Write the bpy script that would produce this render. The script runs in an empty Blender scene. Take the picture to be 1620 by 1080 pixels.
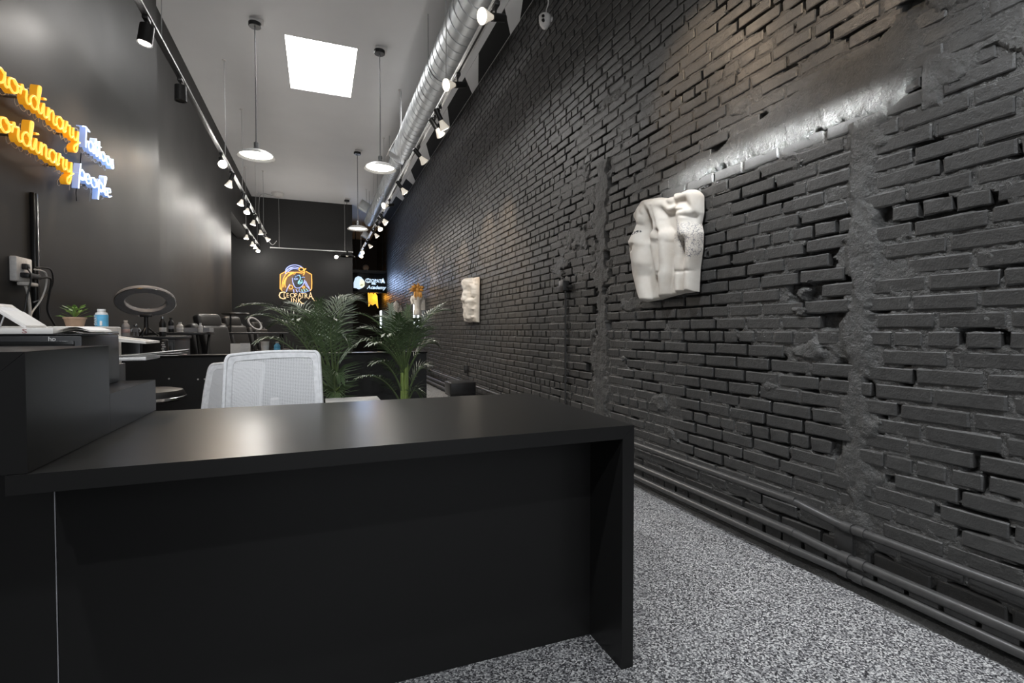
import bpy, bmesh, math, random
import numpy as np
from mathutils import Vector, Matrix

random.seed(7)
S = bpy.context.scene
COL = S.collection
PI = math.pi

# ------------------------------------------------------------------ camera
FPX = 790.0
cam_d = bpy.data.cameras.new('camera')
cam_d.sensor_fit = 'HORIZONTAL'; cam_d.sensor_width = 36.0
cam_d.lens = FPX * 36.0 / 1620.0
cam_d.clip_start = 0.02; cam_d.clip_end = 200
cam = bpy.data.objects.new('camera', cam_d); COL.objects.link(cam)
YAW = math.atan(306 / FPX); PITCH = -math.atan(18 / FPX)
cam.location = (0, 0, 1.03)
cam.rotation_euler = (PI / 2 + PITCH, 0, -YAW)
S.camera = cam

# ------------------------------------------------------------------ colour management
S.view_settings.view_transform = 'Standard'
S.view_settings.look = 'None'
S.view_settings.gamma = 1.0
S.view_settings.use_curve_mapping = False
S.view_settings.exposure = 0.13
S.cycles.max_bounces = 6; S.cycles.diffuse_bounces = 3; S.cycles.glossy_bounces = 3; S.cycles.transmission_bounces = 3; S.cycles.transparent_max_bounces = 8

# ------------------------------------------------------------------ world: overcast daylight outside the shop
W = bpy.data.worlds.new('world'); S.world = W
W.use_nodes = True
bg = W.node_tree.nodes['Background']
bg.inputs['Color'].default_value = (0.85, 0.92, 1.0, 1)
bg.inputs['Strength'].default_value = 1.0

def area_light(name, loc, aim, sx, sy, power, color, spread=180.0):
    l = bpy.data.lights.new(name, 'AREA'); l.shape = 'RECTANGLE'
    l.size = sx; l.size_y = sy; l.energy = power; l.color = color
    l.spread = math.radians(spread)
    o = bpy.data.objects.new(name, l); COL.objects.link(o)
    o.location = loc
    o.rotation_euler = Vector(aim).to_track_quat('-Z', 'Y').to_euler()
    return o

# daylight through the storefront window behind the camera
area_light('storefront_daylight', (0.6, -2.42, 1.75), (0.0, 1, -0.04), 2.6, 2.5, 28, (0.93, 0.96, 1.0))
# narrow unseen area light added to throw the bright streak on the brick wall
_b0 = Vector((0.42, -2.40, 1.93)); _b1 = Vector((2.0, 1.85, 1.900))
area_light('added_streak_light', _b0, _b1 - _b0, 0.385, 0.040, 3.4, (0.93, 0.97, 1.0), 2.2)

# ------------------------------------------------------------------ helpers: materials
MATS = {}
def mat(name, color, rough=0.5, metal=0.0, emit=None, estr=0.0, spec=0.5, coat=0.0, alpha=1.0, trans=0.0):
    m = bpy.data.materials.new(name); m.use_nodes = True
    b = m.node_tree.nodes['Principled BSDF']
    b.inputs['Base Color'].default_value = (*color, 1)
    b.inputs['Roughness'].default_value = rough
    b.inputs['Metallic'].default_value = metal
    b.inputs['Specular IOR Level'].default_value = spec
    b.inputs['Coat Weight'].default_value = coat
    b.inputs['Alpha'].default_value = alpha
    b.inputs['Transmission Weight'].default_value = trans
    if emit:
        b.inputs['Emission Color'].default_value = (*emit, 1)
        b.inputs['Emission Strength'].default_value = estr
    MATS[name] = m
    return m

def nd(m, t, **kw):
    n = m.node_tree.nodes.new(t)
    for k, v in kw.items():
        if k in n.inputs: n.inputs[k].default_value = v
        else: setattr(n, k, v)
    return n
def lk(m, a, b): m.node_tree.links.new(a, b)
def bsdf(m): return m.node_tree.nodes['Principled BSDF']
def coords(m, kind='Object'):
    return nd(m, 'ShaderNodeTexCoord').outputs[kind]
def ramp(m, fac, stops):
    r = nd(m, 'ShaderNodeValToRGB'); el = r.color_ramp.elements
    while len(el) < len(stops): el.new(0.5)
    for e, (p, c) in zip(el, stops):
        e.position = p; e.color = (*c, 1) if len(c) == 3 else c
    lk(m, fac, r.inputs['Fac']); return r.outputs['Color']
def noise(m, vec, scale, detail=4, rough=0.55):
    n = nd(m, 'ShaderNodeTexNoise'); n.inputs['Scale'].default_value = scale
    n.inputs['Detail'].default_value = detail; n.inputs['Roughness'].default_value = rough
    if vec is not None: lk(m, vec, n.inputs['Vector'])
    return n.outputs['Fac']
def bump(m, height, strength, dist=0.01, normal=None):
    b = nd(m, 'ShaderNodeBump'); b.inputs['Strength'].default_value = strength
    b.inputs['Distance'].default_value = dist
    lk(m, height, b.inputs['Height'])
    if normal is not None: lk(m, normal, b.inputs['Normal'])
    return b.outputs['Normal']
def world_pos(m):
    return nd(m, 'ShaderNodeNewGeometry').outputs['Position']

# plain materials get a faint procedural grain so nothing is a flat fill
def grain(m, scale=60, amt=0.12, bmp=0.05):
    c = tuple(bsdf(m).inputs['Base Color'].default_value)[:3]
    f = noise(m, coords(m), scale, 3)
    col = ramp(m, f, [(0.25, tuple(x * (1 - amt) for x in c)), (0.75, tuple(min(1, x * (1 + amt)) for x in c))])
    lk(m, col, bsdf(m).inputs['Base Color'])
    if bmp: lk(m, bump(m, f, bmp, 0.002), bsdf(m).inputs['Normal'])
    return m

# painted brick
m = mat('brick_paint', (0.034, 0.033, 0.032), 0.42, spec=0.5)
p = world_pos(m)
n1 = noise(m, p, 14, 5); n2 = noise(m, p, 160, 3); n3 = noise(m, p, 45, 4)
lk(m, ramp(m, n1, [(0.3, (0.040, 0.039, 0.038)), (0.7, (0.056, 0.055, 0.053))]), bsdf(m).inputs['Base Color'])
lk(m, ramp(m, n3, [(0.3, (0.36,) * 3), (0.7, (0.52,) * 3)]), bsdf(m).inputs['Roughness'])
b1 = bump(m, n2, 0.55, 0.003); b2 = bump(m, n3, 0.5, 0.006, b1)
lk(m, b2, bsdf(m).inputs['Normal'])
# rough painted mortar / smeared render
m = mat('mortar_paint', (0.036, 0.035, 0.034), 0.4, spec=0.55)
p = world_pos(m)
n1 = noise(m, p, 10, 4); n2 = noise(m, p, 120, 5, 0.65); n3 = noise(m, p, 38, 4)
lk(m, ramp(m, n1, [(0.3, (0.046, 0.045, 0.0435)), (0.7, (0.066, 0.065, 0.062))]), bsdf(m).inputs['Base Color'])
b1 = bump(m, n2, 0.9, 0.006); b2 = bump(m, n3, 0.7, 0.012, b1)
lk(m, b2, bsdf(m).inputs['Normal'])
# satin black wall paint
m = mat('black_wall', (0.035, 0.034, 0.033), 0.36, spec=0.2)
p = world_pos(m)
n1 = noise(m, p, 1.3, 3); n2 = noise(m, p, 90, 2)
lk(m, ramp(m, n1, [(0.3, (0.029, 0.028, 0.027)), (0.7, (0.036, 0.035, 0.034))]), bsdf(m).inputs['Base Color'])
lk(m, ramp(m, n1, [(0.3, (0.46,) * 3), (0.7, (0.54,) * 3)]), bsdf(m).inputs['Roughness'])
lk(m, bump(m, n2, 0.06, 0.002), bsdf(m).inputs['Normal'])
m = mat('matt_black_wall', (0.02, 0.02, 0.02), 0.7); grain(m, 30, 0.1, 0.05)
# grey ceiling
m = mat('ceiling_paint', (0.74, 0.74, 0.74), 0.7)
n1 = noise(m, world_pos(m), 0.9, 4); n2 = noise(m, world_pos(m), 60, 3)
lk(m, ramp(m, n1, [(0.3, (0.80, 0.80, 0.805)), (0.7, (0.86, 0.86, 0.865))]), bsdf(m).inputs['Base Color'])
lk(m, bump(m, n2, 0.08, 0.003), bsdf(m).inputs['Normal'])
m = mat('ceiling_shadow', (0.012, 0.012, 0.012), 0.85); grain(m, 20, 0.2, 0.1)
# flake floor
m = mat('flake_floor', (0.3, 0.3, 0.3), 0.38, spec=0.4)
p = world_pos(m)
v = nd(m, 'ShaderNodeTexVoronoi'); v.inputs['Scale'].default_value = 210; lk(m, p, v.inputs['Vector'])
sep = nd(m, 'ShaderNodeSeparateColor'); lk(m, v.outputs['Color'], sep.inputs['Color'])
c1 = ramp(m, sep.outputs['Red'], [(0.0, (0.02, 0.02, 0.022)), (0.26, (0.05, 0.05, 0.055)), (0.46, (0.17, 0.17, 0.175)), (0.72, (0.32, 0.32, 0.32)), (0.9, (0.55, 0.55, 0.54))])
lk(m, c1, bsdf(m).inputs['Base Color'])
lk(m, bump(m, sep.outputs['Green'], 0.25, 0.0015), bsdf(m).inputs['Normal'])
# black veined laminate of the desk
m = mat('desk_laminate', (0.02, 0.02, 0.02), 0.34, spec=0.18)
p = world_pos(m)
bsdf(m).inputs['Base Color'].default_value = (0.0135, 0.0132, 0.013, 1)
bsdf(m).inputs['Roughness'].default_value = 0.29
lk(m, bump(m, noise(m, p, 3.0, 1), 0.03, 0.01), bsdf(m).inputs['Normal'])

grain(mat('white_plastic', (0.72, 0.70, 0.68), 0.45))
grain(mat('warm_white_plastic', (0.70, 0.66, 0.61), 0.5))
grain(mat('black_plastic', (0.018, 0.018, 0.019), 0.4))
grain(mat('black_gloss', (0.012, 0.012, 0.012), 0.2))
grain(mat('grey_plastic', (0.25, 0.25, 0.26), 0.5))
grain(mat('black_leather', (0.022, 0.021, 0.021), 0.38), 120, 0.2, 0.35)
grain(mat('black_metal', (0.02, 0.02, 0.02), 0.4, 0.3))
grain(mat('track_white', (0.62, 0.62, 0.61), 0.4))
grain(mat('wire_grey', (0.42, 0.42, 0.42), 0.4))
grain(mat('chrome', (0.7, 0.7, 0.71), 0.18, 1.0), 20, 0.05, 0)
grain(mat('steel', (0.42, 0.43, 0.44), 0.35, 1.0), 20, 0.1, 0.03)
grain(mat('paper', (0.80, 0.77, 0.73), 0.8), 30, 0.05, 0.04)
grain(mat('conduit_paint', (0.05, 0.049, 0.048), 0.34), 30, 0.15, 0.1)
grain(mat('pot_black', (0.015, 0.015, 0.015), 0.5))
grain(mat('terracotta', (0.42, 0.28, 0.19), 0.8))
grain(mat('soil', (0.03, 0.02, 0.014), 0.95), 80, 0.4, 0.5)
grain(mat('blue_label', (0.12, 0.42, 0.66), 0.45))
grain(mat('pink_label', (0.55, 0.40, 0.40), 0.45))
grain(mat('ink_dark', (0.03, 0.03, 0.035), 0.6))
grain(mat('red_print', (0.35, 0.12, 0.12), 0.6))
grain(mat('cream', (0.55, 0.5, 0.42), 0.6))
grain(mat('gold_paint', (0.62, 0.30, 0.06), 0.45), 40, 0.35, 0.2)
m = mat('duct_metal', (0.50, 0.52, 0.535), 0.44, 0.7)
n1 = noise(m, world_pos(m), 7, 4)
lk(m, ramp(m, n1, [(0.3, (0.42, 0.44, 0.455)), (0.7, (0.58, 0.60, 0.61))]), bsdf(m).inputs['Base Color'])
lk(m, ramp(m, n1, [(0.3, (0.42,) * 3), (0.7, (0.46,) * 3)]), bsdf(m).inputs['Roughness'])
# plaster of the wall sculptures
m = mat('plaster', (0.74, 0.70, 0.64), 0.6)
n1 = noise(m, coords(m), 9, 4); n2 = noise(m, coords(m), 120, 3)
lk(m, ramp(m, n1, [(0.3, (0.62, 0.56, 0.49)), (0.65, (0.74, 0.70, 0.64))]), bsdf(m).inputs['Base Color'])
lk(m, bump(m, n2, 0.08, 0.002), bsdf(m).inputs['Normal'])
# palm greens
def leafmat(name, ca, cb, rough):
    m = mat(name, ca, rough, spec=0.6)
    n1 = noise(m, coords(m), 8, 3)
    lk(m, ramp(m, n1, [(0.3, ca), (0.7, cb)]), bsdf(m).inputs['Base Color'])
    return m
leafmat('leaf_dark', (0.06, 0.10, 0.04), (0.11, 0.165, 0.075), 0.36)
leafmat('leaf_sage', (0.19, 0.245, 0.17), (0.30, 0.35, 0.26), 0.40)
leafmat('leaf_rachis', (0.10, 0.15, 0.055), (0.15, 0.20, 0.09), 0.45)
leafmat('leaf_stem', (0.22, 0.32, 0.07), (0.34, 0.44, 0.13), 0.45)
leafmat('leaf_small', (0.09, 0.20, 0.03), (0.22, 0.36, 0.08), 0.45)
# clear bottle plastic
grain(mat('clear_plastic', (0.75, 0.74, 0.76), 0.15, alpha=0.45), 20, 0.05, 0)
# chair mesh: knitted net with see-through holes
m = mat('chair_mesh', (0.86, 0.86, 0.87), 0.7)
oc = coords(m)
mp = nd(m, 'ShaderNodeMapping'); mp.inputs['Rotation'].default_value = (0, PI / 4, 0); lk(m, oc, mp.inputs['Vector'])
sx = nd(m, 'ShaderNodeSeparateXYZ'); lk(m, mp.outputs['Vector'], sx.inputs['Vector'])
def saw(o):
    a = nd(m, 'ShaderNodeMath', operation='MULTIPLY'); a.inputs[1].default_value = 2 * PI / 0.0052; lk(m, o, a.inputs[0])
    s = nd(m, 'ShaderNodeMath', operation='SINE'); lk(m, a.outputs[0], s.inputs[0]); return s.outputs[0]
mul = nd(m, 'ShaderNodeMath', operation='MULTIPLY'); lk(m, saw(sx.outputs['X']), mul.inputs[0]); lk(m, saw(sx.outputs['Z']), mul.inputs[1])
al = ramp(m, mul.outputs[0], [(0.22, (1, 1, 1)), (0.34, (0.22, 0.22, 0.22))])
lk(m, al, bsdf(m).inputs['Alpha'])
grain(mat('chair_frame', (0.84, 0.84, 0.85), 0.5))

def glow(name, color, strength, base=(0.5, 0.5, 0.5)):
    m = mat(name, base, 0.4, emit=color, estr=strength)
    f = noise(m, coords(m), 6, 2)
    lk(m, ramp(m, f, [(0.2, tuple(c * 0.9 for c in color)), (0.8, color)]), bsdf(m).inputs['Emission Color'])
    return m
glow('neon_yellow', (1.0, 0.42, 0.015), 0.40, (0.7, 0.35, 0.03))
glow('neon_yellow_core', (1.0, 0.62, 0.10), 1.05, (0.8, 0.5, 0.1))
glow('neon_blue', (0.30, 0.48, 1.0), 0.5, (0.4, 0.5, 0.7))
glow('neon_blue_core', (0.72, 0.84, 1.0), 2.4, (0.7, 0.8, 0.9))
glow('neon_amber', (1.0, 0.50, 0.10), 1.1, (0.7, 0.4, 0.1))
glow('neon_cream', (1.0, 0.72, 0.38), 0.9, (0.8, 0.6, 0.4))
glow('neon_lilac', (0.40, 0.50, 1.0), 0.9, (0.5, 0.5, 0.8))
glow('neon_teal', (0.35, 0.85, 0.9), 0.8, (0.4, 0.7, 0.7))
glow('neon_orange_bright', (1.0, 0.46, 0.04), 1.1, (0.8, 0.4, 0.05))
glow('tube_white', (0.85, 0.95, 1.0), 2.2, (0.8, 0.8, 0.8))
glow('screen_white', (0.66, 0.84, 1.0), 0.95, (0.7, 0.8, 0.9))
glow('screen_lemon', (0.95, 0.95, 0.62), 1.2, (0.8, 0.8, 0.6))
glow('bulb_warm', (1.0, 0.86, 0.66), 9.0, (0.9, 0.9, 0.9))
glow('bulb_white', (1.0, 0.95, 0.86), 6.0, (0.9, 0.9, 0.9))
glow('skylight_panel', (1.0, 0.99, 0.98), 16.0, (0.9, 0.9, 0.9))
m = mat('bulb_glass', (0.78, 0.76, 0.72), 0.25, emit=(1.0, 0.88, 0.7), estr=0.35); grain(m, 30, 0.05, 0)
m = mat('amber_acrylic', (0.17, 0.095, 0.035), 0.3, emit=(0.5, 0.22, 0.05), estr=0.12)
grain(m, 20, 0.15, 0)
m = mat('dark_acrylic', (0.035, 0.037, 0.045), 0.25); grain(m, 20, 0.1, 0)
grain(mat('clear_edge', (0.62, 0.62, 0.62), 0.25), 20, 0.05, 0)

# ------------------------------------------------------------------ helpers: geometry
class MB:
    def __init__(s): s.v = []; s.f = []; s.sm = []
    def add(s, verts, faces, smooth=False):
        o = len(s.v); s.v.extend([tuple(v) for v in verts])
        s.f.extend([tuple(i + o for i in f) for f in faces]); s.sm.extend([smooth] * len(faces))
        return s
    def bm(s, b, mtx=None, smooth=False):
        b.verts.index_update()
        vs = [(mtx @ v.co) if mtx else v.co.copy() for v in b.verts]
        s.add(vs, [[v.index for v in f.verts] for f in b.faces], smooth); b.free(); return s
    def box(s, c, size, bev=0.0, rot=None, seg=2):
        b = bmesh.new(); bmesh.ops.create_cube(b, size=1.0)
        bmesh.ops.scale(b, vec=size, verts=b.verts)
        if bev > 0:
            bmesh.ops.bevel(b, geom=b.edges[:], offset=bev, segments=seg, affect='EDGES', profile=0.5)
        M = Matrix.Translation(c)
        if rot is not None: M = M @ (rot if isinstance(rot, Matrix) else Matrix.Rotation(rot, 4, 'Z'))
        return s.bm(b, M, bev > 0)
    def b2(s, lo, hi, bev=0.0):
        return s.box([(a + b) / 2 for a, b in zip(lo, hi)], [b - a for a, b in zip(lo, hi)], bev)
    def cyl(s, p0, p1, r0, r1=None, n=20, caps=True, smooth=True):
        r1 = r0 if r1 is None else r1
        p0 = Vector(p0); p1 = Vector(p1); d = (p1 - p0).normalized()
        a = d.orthogonal().normalized(); b = d.cross(a)
        vs = []
        for p, r in ((p0, r0), (p1, r1)):
            for i in range(n):
                t = 2 * PI * i / n; vs.append(p + a * (r * math.cos(t)) + b * (r * math.sin(t)))
        fs = [(i, (i + 1) % n, n + (i + 1) % n, n + i) for i in range(n)]
        s.add(vs, fs, smooth)
        if caps:
            s.add(vs[:n], [tuple(reversed(range(n)))]); s.add(vs[n:], [tuple(range(n))])
        return s
    def lathe(s, prof, c=(0, 0, 0), n=32, axis=None, smooth=True):
        M = Matrix.Translation(c)
        if axis is not None:
            M = M @ Vector(axis).to_track_quat('Z', 'Y').to_matrix().to_4x4()
        vs = []; fs = []
        for (r, z) in prof:
            for i in range(n):
                t = 2 * PI * i / n; vs.append(M @ Vector((r * math.cos(t), r * math.sin(t), z)))
        for k in range(len(prof) - 1):
            for i in range(n):
                j = (i + 1) % n; fs.append((k * n + i, k * n + j, (k + 1) * n + j, (k + 1) * n + i))
        return s.add(vs, fs, smooth)
    def tube(s, pts, r, n=8, closed=False, rs=None):
        pts = [Vector(p) for p in pts]; N = len(pts); vs = []; fs = []
        prev = None
        for i, p in enumerate(pts):
            if closed: t = pts[(i + 1) % N] - pts[i - 1]
            else: t = pts[min(i + 1, N - 1)] - pts[max(i - 1, 0)]
            t = t.normalized() if t.length > 1e-9 else Vector((0, 0, 1))
            if prev is None: a = t.orthogonal().normalized()
            else:
                a = prev - t * prev.dot(t)
                a = a.normalized() if a.length > 1e-6 else t.orthogonal().normalized()
            prev = a; b = t.cross(a); rr = rs[i] if rs else r
            for k in range(n):
                q = 2 * PI * k / n; vs.append(p + a * (rr * math.cos(q)) + b * (rr * math.sin(q)))
        M = N if closed else N - 1
        for i in range(M):
            for k in range(n):
                fs.append((i * n + k, i * n + (k + 1) % n, ((i + 1) % N) * n + (k + 1) % n, ((i + 1) % N) * n + k))
        if not closed:
            fs.append(tuple(reversed(range(n)))); fs.append(tuple((N - 1) * n + k for k in range(n)))
        return s.add(vs, fs, True)
    def prism(s, poly, ex, ey, ez, o, depth):
        """2-D polygon in the plane (ex, ey) at o, extruded by depth along ez"""
        ex, ey, ez, o = Vector(ex), Vector(ey), Vector(ez), Vector(o); n = len(poly)
        vs = [o + ex * x + ey * y for x, y in poly] + [o + ex * x + ey * y + ez * depth for x, y in poly]
        fs = [tuple(reversed(range(n))), tuple(range(n, 2 * n))] + [(i, (i + 1) % n, n + (i + 1) % n, n + i) for i in range(n)]
        return s.add(vs, fs)
    def ell(s, c, r, n=20, m=12, rot=None):
        R = rot if rot is not None else Matrix.Identity(4)
        vs = []; fs = []
        for j in range(m + 1):
            ph = PI * j / m
            for i in range(n):
                t = 2 * PI * i / n
                vs.append(Vector(c) + R @ Vector((r[0] * math.sin(ph) * math.cos(t), r[1] * math.sin(ph) * math.sin(t), -r[2] * math.cos(ph))))
        for j in range(m):
            for i in range(n):
                k = (i + 1) % n; fs.append((j * n + i, j * n + k, (j + 1) * n + k, (j + 1) * n + i))
        return s.add(vs, fs, True)
    def mesh(s, name):
        me = bpy.data.meshes.new(name); me.from_pydata([tuple(v) for v in s.v], [], s.f)
        me.polygons.foreach_set('use_smooth', s.sm)
        me.validate(); me.update()
        if any(s.sm): me.set_sharp_from_angle(angle=math.radians(42))
        return me
    def build(s, name, material, parent=None, fix=True):
        me = s.mesh(name)
        if fix:
            b = bmesh.new(); b.from_mesh(me); bmesh.ops.recalc_face_normals(b, faces=b.faces); b.to_mesh(me); b.free()
        me.materials.append(MATS[material])
        o = bpy.data.objects.new(name, me); COL.objects.link(o)
        if parent: o.parent = parent
        return o

def tag(o, label, cat, group=None, kind=None):
    o['label'] = label
    if cat: o['category'] = cat
    if group: o['group'] = group
    if kind: o['kind'] = kind
    return o
def thing(name, label, cat, loc=(0, 0, 0), rotz=0.0, group=None):
    o = bpy.data.objects.new(name, None); COL.objects.link(o)
    o.empty_display_size = 0.05
    o.location = loc; o.rotation_euler = (0, 0, rotz)
    return tag(o, label, cat, group)
def struct(o, label=None):
    o['kind'] = 'structure'
    if label: o['label'] = label
    return o
def place(o, loc, rotz=0.0):
    o.location = loc; o.rotation_euler = (0, 0, rotz); return o
def copy_tree(o, parent=None):
    c = o.copy(); COL.objects.link(c); c.parent = parent
    for ch in list(o.children): copy_tree(ch, c)
    return c
def catmull(pts, k=6, closed=False):
    P = [Vector(p) for p in pts]; n = len(P); out = []
    rng = range(n) if closed else range(n - 1)
    for i in rng:
        p0 = P[(i - 1) % n] if closed else P[max(i - 1, 0)]
        p1 = P[i]; p2 = P[(i + 1) % n]
        p3 = P[(i + 2) % n] if closed else P[min(i + 2, n - 1)]
        for j in range(k):
            t = j / k
            out.append(0.5 * ((2 * p1) + (p2 - p0) * t + (2 * p0 - 5 * p1 + 4 * p2 - p3) * t * t + (3 * p1 - p0 - 3 * p2 + p3) * t ** 3))
    if not closed: out.append(P[-1])
    return out
def text_mb(txt, size, ex, ey, ez, o, depth, align='LEFT', shear=0.0, offset=0.0):
    cu = bpy.data.curves.new('txt', 'FONT'); cu.body = txt; cu.size = size; cu.align_x = align
    cu.extrude = depth / 2; cu.resolution_u = 2; cu.shear = shear; cu.offset = offset
    ob = bpy.data.objects.new('txt', cu); COL.objects.link(ob)
    dg = bpy.context.evaluated_depsgraph_get(); me = ob.evaluated_get(dg).to_mesh()
    ex, ey, ez, o = Vector(ex), Vector(ey), Vector(ez), Vector(o)
    mb = MB()
    mb.add([o + ex * v.co.x + ey * v.co.y + ez * (v.co.z + depth / 2) for v in me.vertices], [tuple(q.vertices) for q in me.polygons])
    ob.evaluated_get(dg).to_mesh_clear()
    bpy.data.objects.remove(ob); bpy.data.curves.remove(cu)
    return mb

# numpy value noise
def vnoise(x, y, seed=0):
    xi = np.floor(x).astype(np.int64); yi = np.floor(y).astype(np.int64)
    xf = x - xi; yf = y - yi
    def h(a, b):
        n = (a * 374761393 + b * 668265263 + seed * 1442695041) & 0xFFFFFFFF
        n = ((n ^ (n >> 13)) * 1274126177) & 0xFFFFFFFF
        return ((n ^ (n >> 16)) & 0xFFFF) / 65535.0
    u = xf * xf * (3 - 2 * xf); w = yf * yf * (3 - 2 * yf)
    return (h(xi, yi) * (1 - u) + h(xi + 1, yi) * u) * (1 - w) + (h(xi, yi + 1) * (1 - u) + h(xi + 1, yi + 1) * u) * w
def fbm(x, y, seed=0, octv=4):
    t = 0; a = 0.5; f = 1.0; tot = 0
    for k in range(octv):
        t = t + a * vnoise(x * f, y * f, seed + k * 17); tot += a; a *= 0.5; f *= 2.1
    return t / tot

# ================================================================== THE ROOM
HC = 4.3            # ceiling height
XW = 2.0            # face of the brick wall
XL = -1.4           # near left wall
XF = -1.5           # far left wall
YB = 13.75          # back wall with the neon portrait
YE = 18.9           # end of the passage
YF = -2.5           # storefront

struct(MB().b2((-3.2, YF - 0.2, -0.1), (2.4, YE + 0.2, 0)).build('floor', 'flake_floor'), 'grey flake terrazzo floor')
# ceiling with the skylight opening
SX0, SX1, SY0, SY1 = -0.335, 0.46, 6.13, 7.46
c = MB()
c.b2((-3.2, YF - 0.2, HC), (2.4, SY0, HC + 0.1)); c.b2((-3.2, SY1, HC), (2.4, YE + 0.2, HC + 0.1))
c.b2((-3.2, SY0, HC), (SX0, SY1, HC + 0.1)); c.b2((SX1, SY0, HC), (2.4, SY1, HC + 0.1))
struct(c.build('ceiling', 'ceiling_paint'), 'plain grey painted ceiling')
sk = MB().b2((SX0, SY0, HC + 0.055), (SX1, SY1, HC + 0.075)).build('window_1', 'skylight_panel')
struct(sk, 'bright white skylight in the ceiling')
fr = MB()
for lo, hi in (((SX0 - .001, SY0, HC + .002), (SX0 + .012, SY1, HC + .055)), ((SX1 - .012, SY0, HC + .002), (SX1 + .001, SY1, HC + .055)),
               ((SX0, SY0 - .001, HC + .002), (SX1, SY0 + .012, HC + .055)), ((SX0, SY1 - .012, HC + .002), (SX1, SY1 + .001, HC + .055))):
    fr.b2(lo, hi)
fr.build('window_frame', 'white_plastic', sk)

# left walls, alcove, back wall, end wall
struct(MB().b2((XL - 0.3, YF, 0), (XL, 5.66, HC)).build('wall_left', 'black_wall'), 'black satin wall behind the neon words')
w = MB(); w.b2((XF - 0.3, 5.66, 0), (XF, 10.57, HC)); w.b2((XF - 0.3, 10.57, 3.24), (XF, YB, HC))
struct(w.build('wall_left_far', 'black_wall'), 'black satin wall with an opening at its far end')
w = MB(); w.b2((-3.2, 10.3, 0), (-3.1, YB, HC)); w.b2((-3.1, 10.3, 0), (XF - 0.3, 10.4, HC))
struct(w.build('wall_alcove', 'matt_black_wall'), 'dark alcove walls beyond the left wall')
struct(MB().b2((-3.2, YB, 0), (0.845, YB + 0.25, HC)).build('wall_back', 'matt_black_wall'), 'dark back wall carrying the neon portrait')
w = MB(); w.b2((0.6, YB + .25, 0), (0.845, YE, HC)); 
struct(w.build('wall_passage', 'matt_black_wall'), 'dark left side of the rear passage')
struct(MB().b2((0.6, YE, 0), (2.4, YE + 0.2, HC)).build('wall_end', 'matt_black_wall'), 'dark wall closing the rear passage')
# storefront behind the camera
w = MB()
w.b2((-1.7, YF - .15, 0), (-0.75, YF, HC)); w.b2((1.95, YF - .15, 0), (2.4, YF, HC))
w.b2((-0.75, YF - .15, 0), (1.95, YF, 0.45)); w.b2((-0.75, YF - .15, 3.05), (1.95, YF, HC))
struct(w.build('wall_front', 'matt_black_wall'), 'storefront wall with a wide window')
wf = MB()
for x in (-0.75, 0.6, 1.9): wf.b2((x, YF - .1, 0.45), (x + 0.05, YF - .04, 3.05))
for z in (0.45, 3.0): wf.b2((-0.75, YF - .1, z), (1.95, YF - .04, z + 0.05))
struct(wf.build('window_2', 'black_metal'), 'black framed storefront window')
# black header strip above the door opening under the lit sign
struct(MB().b2((0.845, 16.02, 2.80), (2.0, 16.10, 2.88)).build('trim_1', 'black_metal'), 'thin dark rail above the lit box sign')

# ceiling shadow along the brick wall laid as a black plate, lit patches between
bd = struct(MB().b2((1.79, 2.2, HC - 0.012), (2.0, YE, HC)).build('ceiling_shadow_strip', 'ceiling_shadow'), 'ceiling shadow beside the brick wall, laid as a black strip')
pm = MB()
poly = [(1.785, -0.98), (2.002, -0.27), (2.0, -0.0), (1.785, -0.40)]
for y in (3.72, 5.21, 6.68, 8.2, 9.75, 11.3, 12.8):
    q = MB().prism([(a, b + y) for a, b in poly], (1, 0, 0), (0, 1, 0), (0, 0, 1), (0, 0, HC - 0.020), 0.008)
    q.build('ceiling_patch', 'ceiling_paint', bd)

# ------------------------------------------------------------------ brick wall
COURSE = 0.066
def smear(Y, Z):
    n = fbm(Y * 9, Z * 9, 3); n2 = fbm(Y * 3.1, Z * 3.1, 11)
    def band(d, w): return np.clip((w - np.abs(d)) / 0.03 + 0.5, 0, 1)
    a = band(Y - 1.35 + 0.05 * (n2 - .5), 0.055 + 0.13 * (n - 0.5)) * ((Z > 0.1) & (Z < 1.86))
    b = band(Y - 3.30 + 0.10 * (n2 - .5), 0.085 + 0.20 * (n - 0.5)) * ((Z > 0.1) & (Z < 2.3))
    top = 1.97 + np.clip((2.45 - Y) / 1.3, 0, 1.2) * 0.22
    d = np.minimum(Z - 1.865, top - Z) + 0.09 * (n - 0.5)
    c = np.clip(d / 0.03, 0, 1) * np.clip((2.50 - Y) / 0.08, 0, 1) * np.clip((Y - 1.12 - 0.2 * (n2 - .5)) / 0.06, 0, 1)
    e = np.clip((np.minimum(Z - 1.79, 1.96 - Z) + 0.16 * (n - 0.5)) / 0.03, 0, 1) * (Y < 1.14) * (n2 > 0.42)
    g = np.clip((fbm(Y * 3.1, Z * 5.1, 51, 5) - 0.73) / 0.03, 0, 1)
    return np.clip(np.maximum.reduce([a, b, c, e, g]), 0, 1)

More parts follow.
